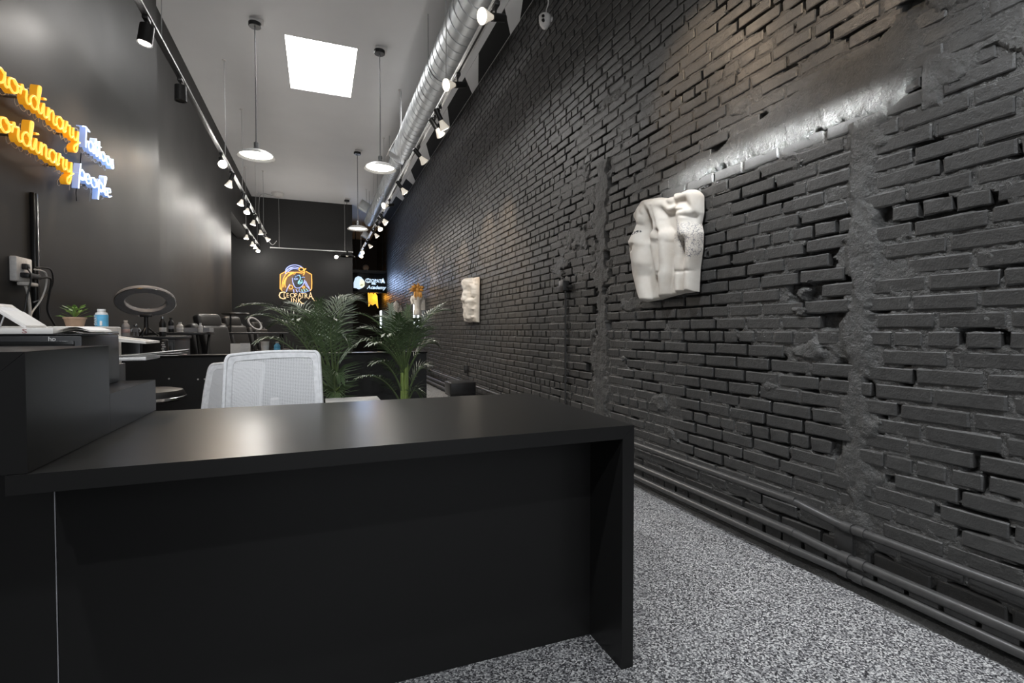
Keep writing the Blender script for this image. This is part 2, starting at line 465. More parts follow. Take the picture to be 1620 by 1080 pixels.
y0, y1, z1, cell = 0.45, 4.20, 2.80, 0.0082
ny = int((y1 - y0) / cell) + 1; nz = int(z1 / cell) + 1
Yg, Zg = np.meshgrid(np.linspace(y0, y1, ny), np.linspace(0, z1, nz), indexing='ij')
sm = smear(Yg, Zg)
dl = fbm(Yg * 5.2, Zg * 9.0, 23, 3)
rec = -0.0005 + 0.0095 * fbm(Yg * 60, Zg * 60, 5, 3) + 0.028 * np.clip((dl - 0.60 + 0.06 * (Yg > 1.4) - 0.10 * ((Yg < 1.24) & (Zg > 0.3) & (Zg < 1.0)) * (np.abs(((Zg - 1.03) / COURSE + 0.5) % 1.0 - 0.5) < 0.28)) / 0.03, 0, 1)
up = -0.006 - 0.009 * (fbm(Yg * 22, Zg * 22, 31, 3) - 0.3) - 0.010 * (fbm(Yg * 5, Zg * 5, 37, 2) - 0.5)
Xg = XW + rec * (1 - sm) + up * sm
edge = (np.minimum(np.minimum(Yg - y0, y1 - Yg), z1 - Zg) < 0.02)
Xg[edge] = XW + 0.012
V = np.stack([Xg, Yg, Zg], -1).reshape(-1, 3)
idx = np.arange(ny * nz).reshape(ny, nz)
Fq = np.stack([idx[:-1, :-1], idx[:-1, 1:], idx[1:, 1:], idx[1:, :-1]], -1).reshape(-1, 4)
mb = MB(); mb.add(V.tolist(), Fq.tolist(), True)
xb = XW + 0.012
for (a, b, zc, zd) in ((YF, y0, 0, HC), (y1, YE, 0, HC), (y0, y1, z1, HC)):
    mb.add([(xb, a, zc), (xb, a, zd), (xb, b, zd), (xb, b, zc)], [(0, 1, 2, 3)])
mb.b2((2.1, YF, 0), (2.3, YE, HC))
wall = mb.build('wall_right', 'mortar_paint', fix=False)
struct(wall, 'long black painted brick wall')

rng = np.random.default_rng(5)
def brick_proto(L, Hh, k, seed):
    """brick with a lumpy worn face; local x = into the wall, y along, z up"""
    r = np.random.default_rng(seed)
    gy = np.array([-.5, -.5 + .006 / L, -.17, .17, .5 - .006 / L, .5]) * L
    gz = np.array([-.5, -.5 + .0055 / Hh, .5 - .0055 / Hh, .5]) * Hh
    V = []; 
    for i, y in enumerate(gy):
        for j, z in enumerate(gz):
            e = (i in (0, 5)) + (j in (0, 3))
            x = (0, 0.0028, 0.005)[e] + r.uniform(-.0011, .0011)
            yy = y + r.uniform(-.003, .003); zz = z + (r.uniform(-.003, .003) if j in (0, 3) else 0)
            if e == 2: yy *= 0.99; zz *= 0.96
            V.append((x, yy, zz))
    F = []
    for i in range(5):
        for j in range(3):
            a = i * 4 + j; F.append((a, a + 1, a + 5, a + 4))
    ring = [i * 4 for i in range(6)] + [20 + 1, 20 + 2] + [i * 4 + 3 for i in range(5, -1, -1)] + [2, 1]
    n0 = len(V)
    for q in ring: V.append((0.032, V[q][1], V[q][2]))
    n = len(ring)
    for q in range(n): F.append((ring[q], ring[(q + 1) % n], n0 + (q + 1) % n, n0 + q))
    return V, F
protos = {}
for k in range(6):
    protos['s', k] = brick_proto(0.197, 0.0535, k, 40 + k)
    protos['h', k] = brick_proto(0.092, 0.0535, k, 60 + k)
def brick_mesh(key):
    V, F = protos[key]
    me = bpy.data.meshes.new('brick'); me.from_pydata(V, [], F)
    me.polygons.foreach_set('use_smooth', [True] * len(F)); me.update()
    me.set_sharp_from_angle(angle=math.radians(14))
    b = bmesh.new(); b.from_mesh(me); bmesh.ops.recalc_face_normals(b, faces=b.faces); b.to_mesh(me); b.free()
    me.materials.append(MATS['brick_paint']); return me
bmeshes = {k: brick_mesh(k) for k in protos}

CF = Vector((math.sin(YAW) * math.cos(PITCH), math.cos(YAW) * math.cos(PITCH), math.sin(PITCH)))
CR = Vector((math.cos(YAW), -math.sin(YAW), 0)); CU = CR.cross(CF)
def proj(x, y, z):
    v = Vector((x, y, z - 1.03)); f = v.dot(CF)
    if f < 0.05: return None
    return 810 + FPX * v.dot(CR) / f, 540 - FPX * v.dot(CU) / f, f
rows = []
k0 = -int(1.03 / COURSE) - 1
for k in range(k0, int((HC - 1.03) / COURSE) + 1):
    zc = 1.03 + COURSE * (k + 0.5)
    if zc - 0.028 < 0.0 or zc + 0.028 > HC: continue
    head = (k % 7 == 6)
    L = 0.092 if head else 0.197
    step = L + 0.013
    y = 0.45 + (rng.uniform(0, 1) * step if head else (0.5 * step if k % 2 else 0.0) + rng.uniform(-.03, .03))
    while y < YE - 0.1:
        s = 1.0 + rng.uniform(-.06, .06)
        rows.append((y + L * s / 2, zc, 'h' if head else 's', int(rng.integers(6)), s))
        y += L * s + 0.013 + rng.uniform(-.002, .004)
sm_c = smear(np.array([r[0] for r in rows]), np.array([r[1] for r in rows]))
cand = []
for i, (y, z, t, k, s) in enumerate(rows):
    L = (0.092 if t == 'h' else 0.197) * s
    a = proj(XW, y - L / 2, z); b = proj(XW, y + L / 2, z)
    area = 0
    if a and b and y < 6:
        w = abs(a[0] - b[0]); h = 0.0545 * FPX / ((a[2] + b[2]) / 2)
        cx, cy = (a[0] + b[0]) / 2, (a[1] + b[1]) / 2
        if -5 < cx < 1640 and -10 < cy < 1090: area = w * h
        if cx < 1005 and cy > 640: area = 0                       # behind the desk
        if 2.25 < y < 2.8 and 1.25 < z < 1.85: area = 0           # behind the plaster relief
        if sm_c[i] > 0.8: area = 0                                # under smeared render
    cand.append((area, i))
big = set(i for a, i in sorted(cand, reverse=True)[:300] if a > 0)
rest_v = []; rest_f = []; off = 0
for i, (y, z, t, k, s) in enumerate(rows):
    pr = rng.uniform(-.004, .003); dz = rng.uniform(-.002, .002); ro = rng.uniform(-.010, .010)
    if i in big:
        o = bpy.data.objects.new('brick', bmeshes[t, k]); COL.objects.link(o); o.parent = wall
        o.location = (XW + pr, y, z + dz); o.rotation_euler = (ro, 0, rng.uniform(-.006, .006)); o.scale = (1, s, 1)
    else:
        if sm_c[i] > 0.97 and y < y1 - .2 and z < z1 - .1: continue
        V, F = protos[t, k]
        if y > 7:
            V8 = []
            L = (0.092 if t == 'h' else 0.197) / 2; Hh = 0.0268
            for (x, e) in ((0.0, 0.004), (0.004, 0.001), (0.03, 0.001)):
                V8 += [(x, -L + e, -Hh + e), (x, L - e, -Hh + e), (x, L - e, Hh - e), (x, -L + e, Hh - e)]
            V = V8; F = [(0, 1, 2, 3)] + [(q, (q + 1) % 4, 4 + (q + 1) % 4, 4 + q) for q in range(4)] + [(4 + q, 4 + (q + 1) % 4, 8 + (q + 1) % 4, 8 + q) for q in range(4)]
        rest_v.extend([(XW + pr + a, y + b * s, z + dz + c_ + ro * b) for a, b, c_ in V])
        rest_f.extend([tuple(q + off for q in f) for f in F]); off += len(V)
me = bpy.data.meshes.new('distant_bricks'); me.from_pydata(rest_v, [], rest_f)
me.polygons.foreach_set('use_smooth', [True] * len(rest_f)); me.update()
me.set_sharp_from_angle(angle=math.radians(14))
b = bmesh.new(); b.from_mesh(me); bmesh.ops.recalc_face_normals(b, faces=b.faces); b.to_mesh(me); b.free()
me.materials.append(MATS['brick_paint'])
o = bpy.data.objects.new('distant_bricks', me); COL.objects.link(o); o.parent = wall; o['kind'] = 'stuff'

# ragged toe of render along the floor
tv = []; n = 120
mb = MB()
ys = np.linspace(0.5, 15.5, 400)
w0 = 0.035 + 0.035 * fbm(ys * 6, ys * 0 + 3, 77)
vs = []; 
for y, w in zip(ys, w0): vs += [(2.015, y, 0.028), (2.0 - w * 0.6, y, 0.02), (2.0 - w, y, 0.0)]
fs = []
for i in range(len(ys) - 1):
    for j in range(2): fs.append((3 * i + j, 3 * i + j + 1, 3 * i + j + 4, 3 * i + j + 3))
mb.add(vs, fs, True)
struct(mb.build('baseboard_right', 'mortar_paint'), 'ragged painted render at the foot of the brick wall')

# ------------------------------------------------------------------ painted conduits at the foot of the brick wall
def conduit(pts, r, label, couplings=()):
    root = thing('conduit_pipe', label, 'pipe', (pts[0][0], pts[0][1], 0), group='painted conduits along the brick wall')
    o = Vector(root.location)
    P = catmull([Vector(p) - o for p in pts], 6)
    MB().tube(P, r, 12).build('pipe', 'conduit_paint', root)
    for (y, x, z) in couplings:
        MB().cyl(Vector((x, y - .02, z)) - o, Vector((x, y + .02, z)) - o, r * 1.22, n=14).build('coupling', 'conduit_paint', root)
    return root
def run(xa, za, xb, zb, yj):
    return [(xb, 0.3, zb), (xb, 0.9, zb), (xb, yj - .16, zb), (xb, yj - .02, zb + (zb - zb)), ((xa + xb) / 2, yj + .10, (za + zb) / 2), (xa, yj + .22, za), (xa, yj + .4, za), (xa, 4.0, za), (xa, 8.0, za), (xa, 15.4, za)]
conduit(run(1.945, 0.278, 1.965, 0.242, 1.40), 0.0165, 'thin uppermost painted conduit running along the brick wall', [(1.36, 1.965, .242), (1.31, 1.965, .242)])
conduit(run(1.945, 0.138, 1.955, 0.120, 1.40), 0.0195, 'thick middle painted conduit running along the brick wall', [(1.36, 1.955, .120), (1.30, 1.955, .120)])
conduit(run(1.925, 0.072, 1.950, 0.066, 1.40), 0.0175, 'lowest painted conduit just above the flake floor', [(1.36, 1.950, .066), (1.30, 1.950, .066)])
br = thing('conduit_strap', 'flat painted metal plate fixed behind the conduit joints', 'bracket', (1.99, 1.39, 0.12))
MB().box((-0.002, 0, 0.06), (0.012, 0.075, 0.125), 0.003).build('plate', 'conduit_paint', br)
for z in (.02, .10): MB().cyl((-0.009, .026, z), (-0.013, .026, z), .005, n=10).build('screw', 'conduit_paint', br)
# vertical conduit with a box
vc = thing('wall_conduit', 'slim vertical conduit with a square box on the brick wall', 'pipe', (1.985, 3.85, 0.29))
MB().tube([(0, 0, 0), (0, 0, 1.08)], 0.009, 10).build('pipe', 'conduit_paint', vc)
bx_ = MB().box((-0.012, 0, 1.12), (0.055, 0.075, 0.085), 0.004).build('junction_box', 'conduit_paint', vc)
MB().box((-0.042, 0, 1.12), (0.005, 0.083, 0.093), 0.002).build('cover_plate', 'conduit_paint', bx_)
MB().cyl((0, -0.035, 1.11), (0, -0.10, 1.11), 0.011, n=12).build('elbow', 'conduit_paint', vc)
for z in (.3, .7): MB().box((0.005, 0, z), (0.012, 0.05, 0.016), 0.002).build('clip', 'conduit_paint', vc)
# small box above the black stool
ob = thing('outlet_box', 'small dark outlet box on the brick wall above the stool', 'outlet', (1.985, 6.92, 0.42))
MB().box((-0.015, 0, 0.05), (0.05, 0.075, 0.11), 0.004).build('box', 'conduit_paint', ob)
MB().box((-0.042, 0, 0.05), (0.006, 0.082, 0.118), 0.002).build('cover', 'black_plastic', ob)

# ------------------------------------------------------------------ reception desk
ZD = 0.743
dk = thing('reception_desk', 'black veined reception desk with a waterfall end panel', 'desk', (0.16, 1.68, 0))
def loc(dkloc, lo, hi): return tuple(a - b for a, b in zip(lo, dkloc)), tuple(a - b for a, b in zip(hi, dkloc))
O = (0.16, 1.68, 0)
def pb(lo, hi, name, m_, par, bev=0.0, O=O):
    a, b_ = loc(O, lo, hi); return MB().b2(a, b_, bev).build(name, m_, par)
T = 0.040
# mitred top and end panel
MB().prism([(-0.578, ZD), (0.889, ZD), (0.889 - T, ZD - T), (-0.578, ZD - T)], (1, 0, 0), (0, 0, 1), (0, 1, 0), (-O[0], 1.271 - O[1], 0), 0.83).build('desktop', 'desk_laminate', dk)
MB().prism([(0.8895, ZD - .0007), (0.8895, 0), (0.889 - T, 0), (0.889 - T, ZD - T - .0007)], (1, 0, 0), (0, 0, 1), (0, 1, 0), (-O[0], 1.271 - O[1], 0), 0.83).build('end_panel', 'desk_laminate', dk)
pb((-0.574, 1.462, 0.0), (0.849, 1.482, ZD - T), 'front_panel', 'desk_laminate', dk)
pb((-1.10, 1.462, 0.0), (-0.5785, 1.482, ZD - T), 'front_panel', 'desk_laminate', dk)
pb((-0.60, 1.49, 0.0), (-0.57, 2.09, ZD - T), 'side_panel', 'desk_laminate', dk)
# pale edge strip in the seam between the two front panels
pb((-0.5775, 1.4612, 0.02), (-0.5755, 1.464, ZD - T), 'seam_strip', 'grey_plastic', dk)

# raised transaction counter at the left of the desk
O2 = (-0.98, 1.5, 0)
ct = thing('raised_counter', 'tall black counter with a lower step standing left of the desk', 'counter', O2)
XR = -0.545; ZT = 0.987; T2 = 0.05
def ctp(poly, y, d, name):
    return MB().prism(poly, (1, 0, 0), (0, 0, 1), (0, 1, 0), (-O2[0], y - O2[1], 0), d).build(name, 'desk_laminate', ct)
ctp([(-1.38, ZT), (XR, ZT), (XR - T2, ZT - T2), (-1.38, ZT - T2)], 1.275, 0.425, 'counter_top')
ctp([(XR + .0004, ZT - .0006), (XR + .0004, ZD + .001), (XR - T2, ZD + .001), (XR - T2, ZT - T2 - .0006)], 1.275, 0.425, 'end_panel')
ctp([(-1.38, 0.853), (XR, 0.853), (XR - T2, 0.803), (-1.38, 0.803)], 1.701, 0.42, 'lower_shelf')
ctp([(XR + .0004, 0.8524), (XR + .0004, ZD + .001), (XR - T2, ZD + .001), (XR - T2, 0.8024)], 1.701, 0.42, 'step_panel')
pb((-1.38, 1.66, 0.745), (XR - T2, 1.70, ZT - T2), 'back_panel', 'desk_laminate', ct, O=O2)
pb((-1.38, 1.50, 0.0), (-0.605, 2.10, 0.743), 'base_cabinet', 'desk_laminate', ct, O=O2)

# ------------------------------------------------------------------ half-height partition behind the chairs
O3 = (-0.29, 4.05, 0)
pt = thing('partition', 'low black partition wall behind the white mesh chairs', 'partition', O3)
pb((-1.39, 4.0, 0), (0.81, 4.10, 0.845), 'panel', 'matt_black_wall', pt, O=O3)
pb((-1.39, 3.99, 0.845), (0.815, 4.11, 0.858), 'cap', 'desk_laminate', pt, 0.003, O=O3)
for x, z in ((-1.17, .69), (-0.95, .70), (-0.78, .69), (-0.74, .69), (0.20, .64)):
    MB().cyl((x - O3[0], 3.999 - O3[1], z), (x - O3[0], 3.997 - O3[1], z), 0.006, n=8).build('screw_cap', 'white_plastic', pt)

# ================================================================== TRACK LIGHTING
WARM = (1.0, 0.74, 0.49)
ZTK = 3.10
def track_rail(p0, p1, label, wires, m_='track_white'):
    p0 = Vector(p0); p1 = Vector(p1)
    root = thing('track_rail', label, 'track rail', p0, group='lighting track rails')
    d = p1 - p0; L = d.length
    ang = math.atan2(d.y, d.x)
    MB().box(d / 2, (L, 0.042, 0.022), 0.002, rot=ang).build('rail', m_, root)
    MB().box(d / 2 + Vector((0, 0, -0.0115)), (L - .02, 0.014, 0.004), 0, rot=ang).build('slot', 'black_plastic', root)
    for e in (Vector((0, 0, 0)), d):
        MB().box(e, (0.02, 0.042, 0.028), 0.003, rot=ang).build('end_cap', m_, root)
    for t in wires:
        q = d * t
        MB().tube([q + Vector((0, 0, 0.01)), q + Vector((0.004, 0, 0.6)), q + Vector((0, 0, HC - p0.z - 0.003))], 0.0035, 6).build('suspension_wire', 'wire_grey', root)
        MB().cyl(q + Vector((0, 0, HC - p0.z - 0.012)), q + Vector((0, 0, HC - p0.z - 0.001)), 0.02, n=14).build('ceiling_cap', 'white_plastic', root)
    return root
track_rail((1.06, -2.0, ZTK), (1.06, 14.6, ZTK), 'long pale track rail hung beside the brick wall', [.12, .23, .382, .54, .65, .75, .85, .95])
track_rail((-1.04, -2.0, ZTK), (-1.04, 11.9, ZTK), 'long pale track rail hung along the left wall', [.12, .30, .455, .645, .75, .87, .97], 'black_metal')
track_rail((-1.345, 11.1, ZTK), (-1.345, 13.6, ZTK), 'short pale track rail hung by the alcove', [.1, .9])
track_rail((-1.07, 13.45, 3.03), (0.83, 13.45, 3.03), 'pale track rail hung across the back wall', [.10, .9])
# bright lip along the left rail
lp = MB().box((0.02, 6.95, -0.004), (0.006, 13.9, 0.010)).build('lip', 'track_white', bpy.data.objects['track_rail.001'])

ORD = ['first', 'second', 'third', 'fourth', 'fifth', 'sixth', 'seventh', 'eighth', 'ninth', 'tenth', 'eleventh', 'twelfth', 'thirteenth', 'fourteenth', 'fifteenth']
def spot_head(base, aim, label, group, power=30, lit=True, can=False, size=75, fill_power=13.0, cool=False):
    """base = point on the underside of a track; aim = beam direction"""
    root = thing('track_spotlight', label, 'spotlight', base, group=group)
    MB().box((0, 0, -0.012), (0.034, 0.075, 0.024), 0.004).build('adapter', 'black_plastic', root)
    a = Vector(aim).normalized()
    piv = Vector((0, 0, -0.085))
    MB().cyl((0, 0, -0.022), piv, 0.006, n=10).build('arm', 'black_metal', root)
    if can:
        t0 = piv - a * 0.03; t1 = piv + a * 0.085
        bd_ = MB().cyl(t0, t1, 0.042, 0.044, n=24).build('lamp_body', 'black_metal', root)
        MB().lathe([(0.036, 0), (0.044, 0.0), (0.045, 0.008), (0.036, 0.008)], t1, 24, a).build('rim', 'black_metal', bd_)
        MB().cyl(t1 + a * 0.0005, t1 + a * 0.004, 0.036, n=24).build('lens', 'bulb_warm' if lit else 'black_gloss', root)
        tip = t1 + a * 0.012
    else:
        s0 = piv - a * 0.075; s1 = piv + a * 0.03
        bd_ = MB().cyl(s0, s1, 0.024, 0.025, n=18).build('lamp_holder', 'black_metal', root)
        MB().lathe([(0.0, -0.004), (0.014, -0.003), (0.024, 0.003)], s0, 18, a).build('end_cap', 'black_metal', bd_)
        MB().lathe([(0.016, 0), (0.020, 0.012), (0.032, 0.045), (0.046, 0.075), (0.048, 0.082), (0.045, 0.086)], s1, 24, a).build('bulb', 'bulb_glass', root)
        MB().lathe([(0.0, 0.090), (0.02, 0.0895), (0.038, 0.087), (0.045, 0.085)], s1, 24, a).build('lens', 'bulb_warm' if lit else 'bulb_glass', root)
        tip = s1 + a * 0.10
    if lit:
        l = bpy.data.lights.new('spot_beam', 'SPOT'); l.energy = power; l.color = (0.92, 0.96, 1.0) if cool else WARM
        l.spot_size = math.radians(size); l.spot_blend = 0.85; l.shadow_soft_size = 0.03
        lo = bpy.data.objects.new('spot_beam', l); COL.objects.link(lo); lo.parent = root
        q = bpy.data.lights.new('ceiling_fill', 'POINT'); q.energy = fill_power; q.color = (1.0, 0.955, 0.90) if not cool else (0.95, 0.97, 1.0); q.shadow_soft_size = 0.05  # omni light added at each bulb to brighten the ceiling
        qo = bpy.data.objects.new('ceiling_fill', q); COL.objects.link(qo); qo.parent = root; qo.location = tip
        lo.location = tip; lo.rotation_euler = a.to_track_quat('-Z', 'Y').to_euler()
    return root
G1 = 'spotlights on the right-hand track'
heads_R = [  # y, aim, power
    (3.02, (-0.86, -0.30, -0.30), 20), (3.95, (-0.86, -0.30, -0.30), 20),
    (4.60, (0.52, 0.25, -0.82), 34), (4.80, (0.66, 0.42, -0.62), 46), (5.65, (0.70, 0.30, -0.64), 50),
    (6.98, (0.64, 0.15, -0.75), 60), (8.10, (-0.80, -0.45, -0.25), 18), (9.03, (0.62, 0.1, -0.78), 60),
    (9.25, (0.85, 0.1, -0.55), 30), (9.75, (0.35, -0.60, -0.75), 24), (10.45, (0.62, 0.1, -0.78), 60),
    (11.8, (0.62, 0.0, -0.78), 55), (12.9, (-0.3, -0.70, -0.6), 18), (13.6, (-0.1, -0.80, -0.55), 18)]
for i, (y, a, pw) in enumerate(heads_R):
    w_ = 'turned towards the room' if a[0] < 0 else 'tilted at the brick wall'
    spot_head((1.06, y, ZTK - .012), a, f'{ORD[i]} spotlight in view on the right-hand track, {w_}', G1, pw * 2.3, size=38, fill_power=3.5)
G2 = 'spotlights on the left-hand track'
heads_L = [
    (3.98, (-0.12, -0.05, -0.98), 40, True, True), (4.85, (0.0, 0.0, -1), 0, False, True), (6.70, (0.20, -0.70, -0.5), 20, True, False),
    (7.42, (-0.30, 0.0, -0.95), 30, True, False), (8.45, (-0.25, -0.1, -0.95), 30, True, False), (9.06, (-0.1, -0.5, -0.85), 30, True, False),
    (9.93, (-0.25, 0.05, -0.95), 30, True, False), (10.85, (0.1, 0.1, -0.95), 30, True, False), (11.7, (0.55, 0.1, -0.6), 24, True, False)]
for i, (y, a, pw, lit, can) in enumerate(heads_L):
    extra = ('lit black can' if lit else 'unlit black can') if can else 'flared white bulb'
    spot_head((-1.04, y, ZTK - .012), a, f'{ORD[i]} spotlight in view on the left-hand track, {extra}', G2, pw * 1.5, lit, can)
G3 = 'spotlights on the short alcove track'
for i, (y, a) in enumerate([(11.5, (-0.1, -0.1, -1)), (12.35, (0.1, -.1, -1)), (12.75, (.2, 0, -1)), (13.4, (0.15, -0.6, -0.8))]):
    spot_head((-1.345, y, ZTK - .012), a, f'{ORD[i]} spotlight from the front on the short alcove track', G3, 22)
spot_head((0.42, 13.45, 3.018), (0.1, -0.75, -0.5), 'single spotlight glaring from the track across the back wall', None, 14)

# unseen heads added above the frame to light wall, floor and chairs
GR = 'added unseen spotlights over the reception end'
for i, (y, a, pw, cool) in enumerate(((-1.3, (0.36, 0.05, -0.93), 105, True), (-0.3, (0.36, 0.05, -0.93), 105, True), (0.7, (0.36, 0.05, -0.93), 105, True),
                                      (1.6, (0.86, -0.02, -0.50), 34, False), (1.9, (0.36, 0.05, -0.93), 105, True), (2.35, (0.84, -0.1, -0.54), 34, False))):
    spot_head((1.06, y, ZTK - .012), a, f'{ORD[i]} added unseen spotlight of the right-hand track over the reception end, above the view', GR, pw, size=74 if cool else 62, cool=cool, fill_power=4.0)
for i, y in enumerate((-0.6, 0.5, 1.6)):
    spot_head((-1.04, y, ZTK - .012), (0.40, 0.40, -0.82), f'{ORD[i]} added unseen cool spotlight of the left-hand track over the reception end, above the view', GR, 85, size=70, cool=True, fill_power=3.0)

# ================================================================== PENDANT LAMPS
def pendant(x, y, zs, label, lit=True):
    root = thing('pendant_lamp', label, 'pendant lamp', (x, y, zs), group='dome pendant lamps')
    top = HC - zs
    MB().box((0.02, 0.0, top - 0.018), (0.13, 0.07, 0.035), 0.004).build('ceiling_bracket', 'white_plastic', root)
    MB().lathe([(0.0, top - 0.075), (0.058, top - 0.075), (0.062, top - 0.07), (0.062, top - 0.036), (0.0, top - 0.036)], n=28).build('canopy', 'black_metal', root)
    MB().tube([(0, 0, 0.14), (0.002, 0, top / 2), (0, 0, top - 0.07)], 0.006, 8).build('cord', 'grey_plastic' if lit else 'black_plastic', root)
    sk_ = MB().lathe([(0.0, 0.150), (0.022, 0.148), (0.024, 0.135), (0.024, 0.108), (0.020, 0.105), (0.026, 0.100), (0.026, 0.078), (0.034, 0.068)], n=22).build('socket', 'steel' if lit else 'black_metal', root)
    prof = [(0.034, 0.070), (0.070, 0.064), (0.120, 0.050), (0.160, 0.026), (0.178, 0.003), (0.184, 0.0), (0.184, -0.004), (0.176, 0.0), (0.157, 0.022), (0.118, 0.045), (0.070, 0.058), (0.030, 0.064)]
    MB().lathe(prof, n=48).build('shade', 'track_white' if lit else 'black_metal', root)
    if lit:
        MB().lathe([(0.0, 0.010), (0.06, 0.011), (0.12, 0.014), (0.150, 0.018), (0.160, 0.022)], n=40).build('diffuser', 'bulb_white', root)
        l = bpy.data.lights.new('pendant_light', 'SPOT'); l.energy = 110; l.color = (1.0, 0.93, 0.82)
        l.spot_size = math.radians(150); l.spot_blend = 0.9; l.shadow_soft_size = 0.12
        lo = bpy.data.objects.new('pendant_light', l); COL.objects.link(lo); lo.parent = root; lo.location = (0, 0, -0.02)
    else:
        MB().ell((0, 0, 0.03), (0.03, 0.03, 0.036)).build('bulb', 'bulb_glass', root)
    return root
pendant(-0.60, 5.96, 2.868, 'lit dome pendant lamp nearest the left track, front left of the skylight')
pendant(0.685, 6.02, 2.905, 'lit dome pendant lamp right of the skylight, nearest the duct')
pendant(0.685, 9.57, 2.873, 'lit dome pendant lamp third along the room, behind the skylight')
pendant(0.685, 13.15, 2.866, 'unlit black dome pendant lamp in front of the back wall', False)

# ================================================================== SPIRAL DUCT
def spiral_duct(x, z, r, ya, yb, pitch, label):
    root = thing('spiral_duct', label, 'duct', (x, ya, z))
    n = 40; L = yb - ya
    k = max(2, int(L / 0.1)); prof = []
    MB().cyl((0, 0, 0), (0, L, 0), r, n=n).build('duct_body', 'duct_metal', root)
    turns = L / pitch
    pts = [(r * math.cos(2 * PI * t), L * t / turns, r * math.sin(2 * PI * t)) for t in np.arange(0, turns, 1 / 28)]
    MB().tube(pts, 0.0055, 6).build('spiral_seam', 'duct_metal', root)
    for y in np.arange(0.6, L, 1.8):
        h = MB().tube([(r * 1.01 * math.cos(t), y, r * 1.01 * math.sin(t)) for t in np.linspace(0, 2 * PI, 29)[:-1]], 0.006, 6, closed=True)
        for s in (-1, 1): h.tube([(s * r, y, 0.0), (s * r, y, HC - z - 0.002)], 0.004, 5)
        h.build('hanger_strap', 'steel', root)
    return root
d1 = spiral_duct(1.255, 3.80, 0.172, 1.0, 7.75, 0.135, 'large spiral metal duct running beside the track and skylight')
g = MB()
d2 = spiral_duct(1.255, 3.86, 0.115, 8.05, 13.6, 0.10, 'narrower spiral metal duct continuing towards the back')
# register grille on the near duct
rg = MB().box((-0.155, 2.55, 0.0), (0.05, 0.62, 0.15), 0.004).build('register_frame', 'duct_metal', d1)
for k in range(9): MB().box((-0.183, 2.55, -0.056 + k * 0.014), (0.004, 0.56, 0.006)).build('louver', 'black_metal', rg)
def diffuser(loc_, label, s=1.0):
    root = thing('duct_outlet', label, 'air outlet', loc_)
    R = Matrix.Rotation(math.radians(28), 4, 'Y')
    MB().box((0, 0, 0), (0.26 * s, 0.22 * s, 0.24 * s), 0.006, rot=R).build('outlet_box', 'duct_metal', root)
    fl = MB().box(R @ Vector((-0.135 * s, 0, 0)), (0.012, 0.26 * s, 0.28 * s), 0.003, rot=R).build('flange', 'white_plastic', root)
    for k in range(5): MB().box(R @ Vector((-0.143 * s, 0, (-0.09 + 0.045 * k) * s)), (0.006, 0.22 * s, 0.014 * s), 0, rot=R).build('vane', 'white_plastic', fl)
diffuser((1.20, 7.92, 3.80), 'pale square air outlet at the end of the large duct')
diffuser((0.99, 11.85, 3.84), 'small pale square air outlet on the narrow duct', 0.8)
diffuser((1.16, 13.55, 3.50), 'small pale air outlet hanging near the lit third pendant', 0.6)

# security camera near the top of the brick wall
sc = thing('security_camera', 'white dome security camera hanging high on the brick wall', 'camera', (1.93, 4.16, 3.80))
MB().lathe([(0.0, 0.07), (0.048, 0.07), (0.055, 0.06), (0.056, 0.025), (0.045, -0.015), (0.024, -0.045), (0.0, -0.056)], n=28).build('housing', 'white_plastic', sc)
MB().tube(catmull([(0.01, 0, 0.06), (0.015, 0, 0.12), (0.03, 0.01, 0.16), (0.035, 0, 0.2), (0.02, -.01, 0.3), (0.03, 0, 0.498)], 6), 0.006, 8).build('cable', 'white_plastic', sc)
MB().cyl((0.055, 0, 0.05), (0.08, 0, 0.05), 0.02, n=14).build('mount', 'white_plastic', sc)
for z in (0.032, -0.004): MB().cyl((-0.030, -0.035, z), (-0.040, -0.047, z), 0.0135, n=14).build('camera_lens', 'black_gloss', sc)
# ceiling power box with a drooping cable to the back track
jb = thing('ceiling_power_box', 'pale round power box with a cable on the ceiling at the back', 'fixture', (-0.88, 13.2, HC))
MB().lathe([(0.0, -0.10), (0.08, -0.095), (0.13, -0.05), (0.14, -0.02), (0.14, -0.001)], n=20).build('housing', 'white_plastic', jb)
MB().tube(catmull([(0.06, 0.05, -0.08), (-0.1, 0.1, -0.05), (-0.35, 0.15, -0.02), (-0.42, 0.18, -0.2), (-0.40, 0.2, -0.7), (-0.18, 0.24, -1.18), (-0.05, 0.25, -1.10)], 8), 0.008, 6).build('cable', 'wire_grey', jb)
# small round detector and two little lamps over the rear sign
dt = thing('smoke_detector', 'small round pale detector above the lit box sign', 'detector', (1.62, YE - 0.001, 3.30))
MB().lathe([(0.0, 0.06), (0.06, 0.055), (0.10, 0.03), (0.11, 0.0)], n=22, axis=(0, -1, 0)).build('detector_body', 'white_plastic', dt)

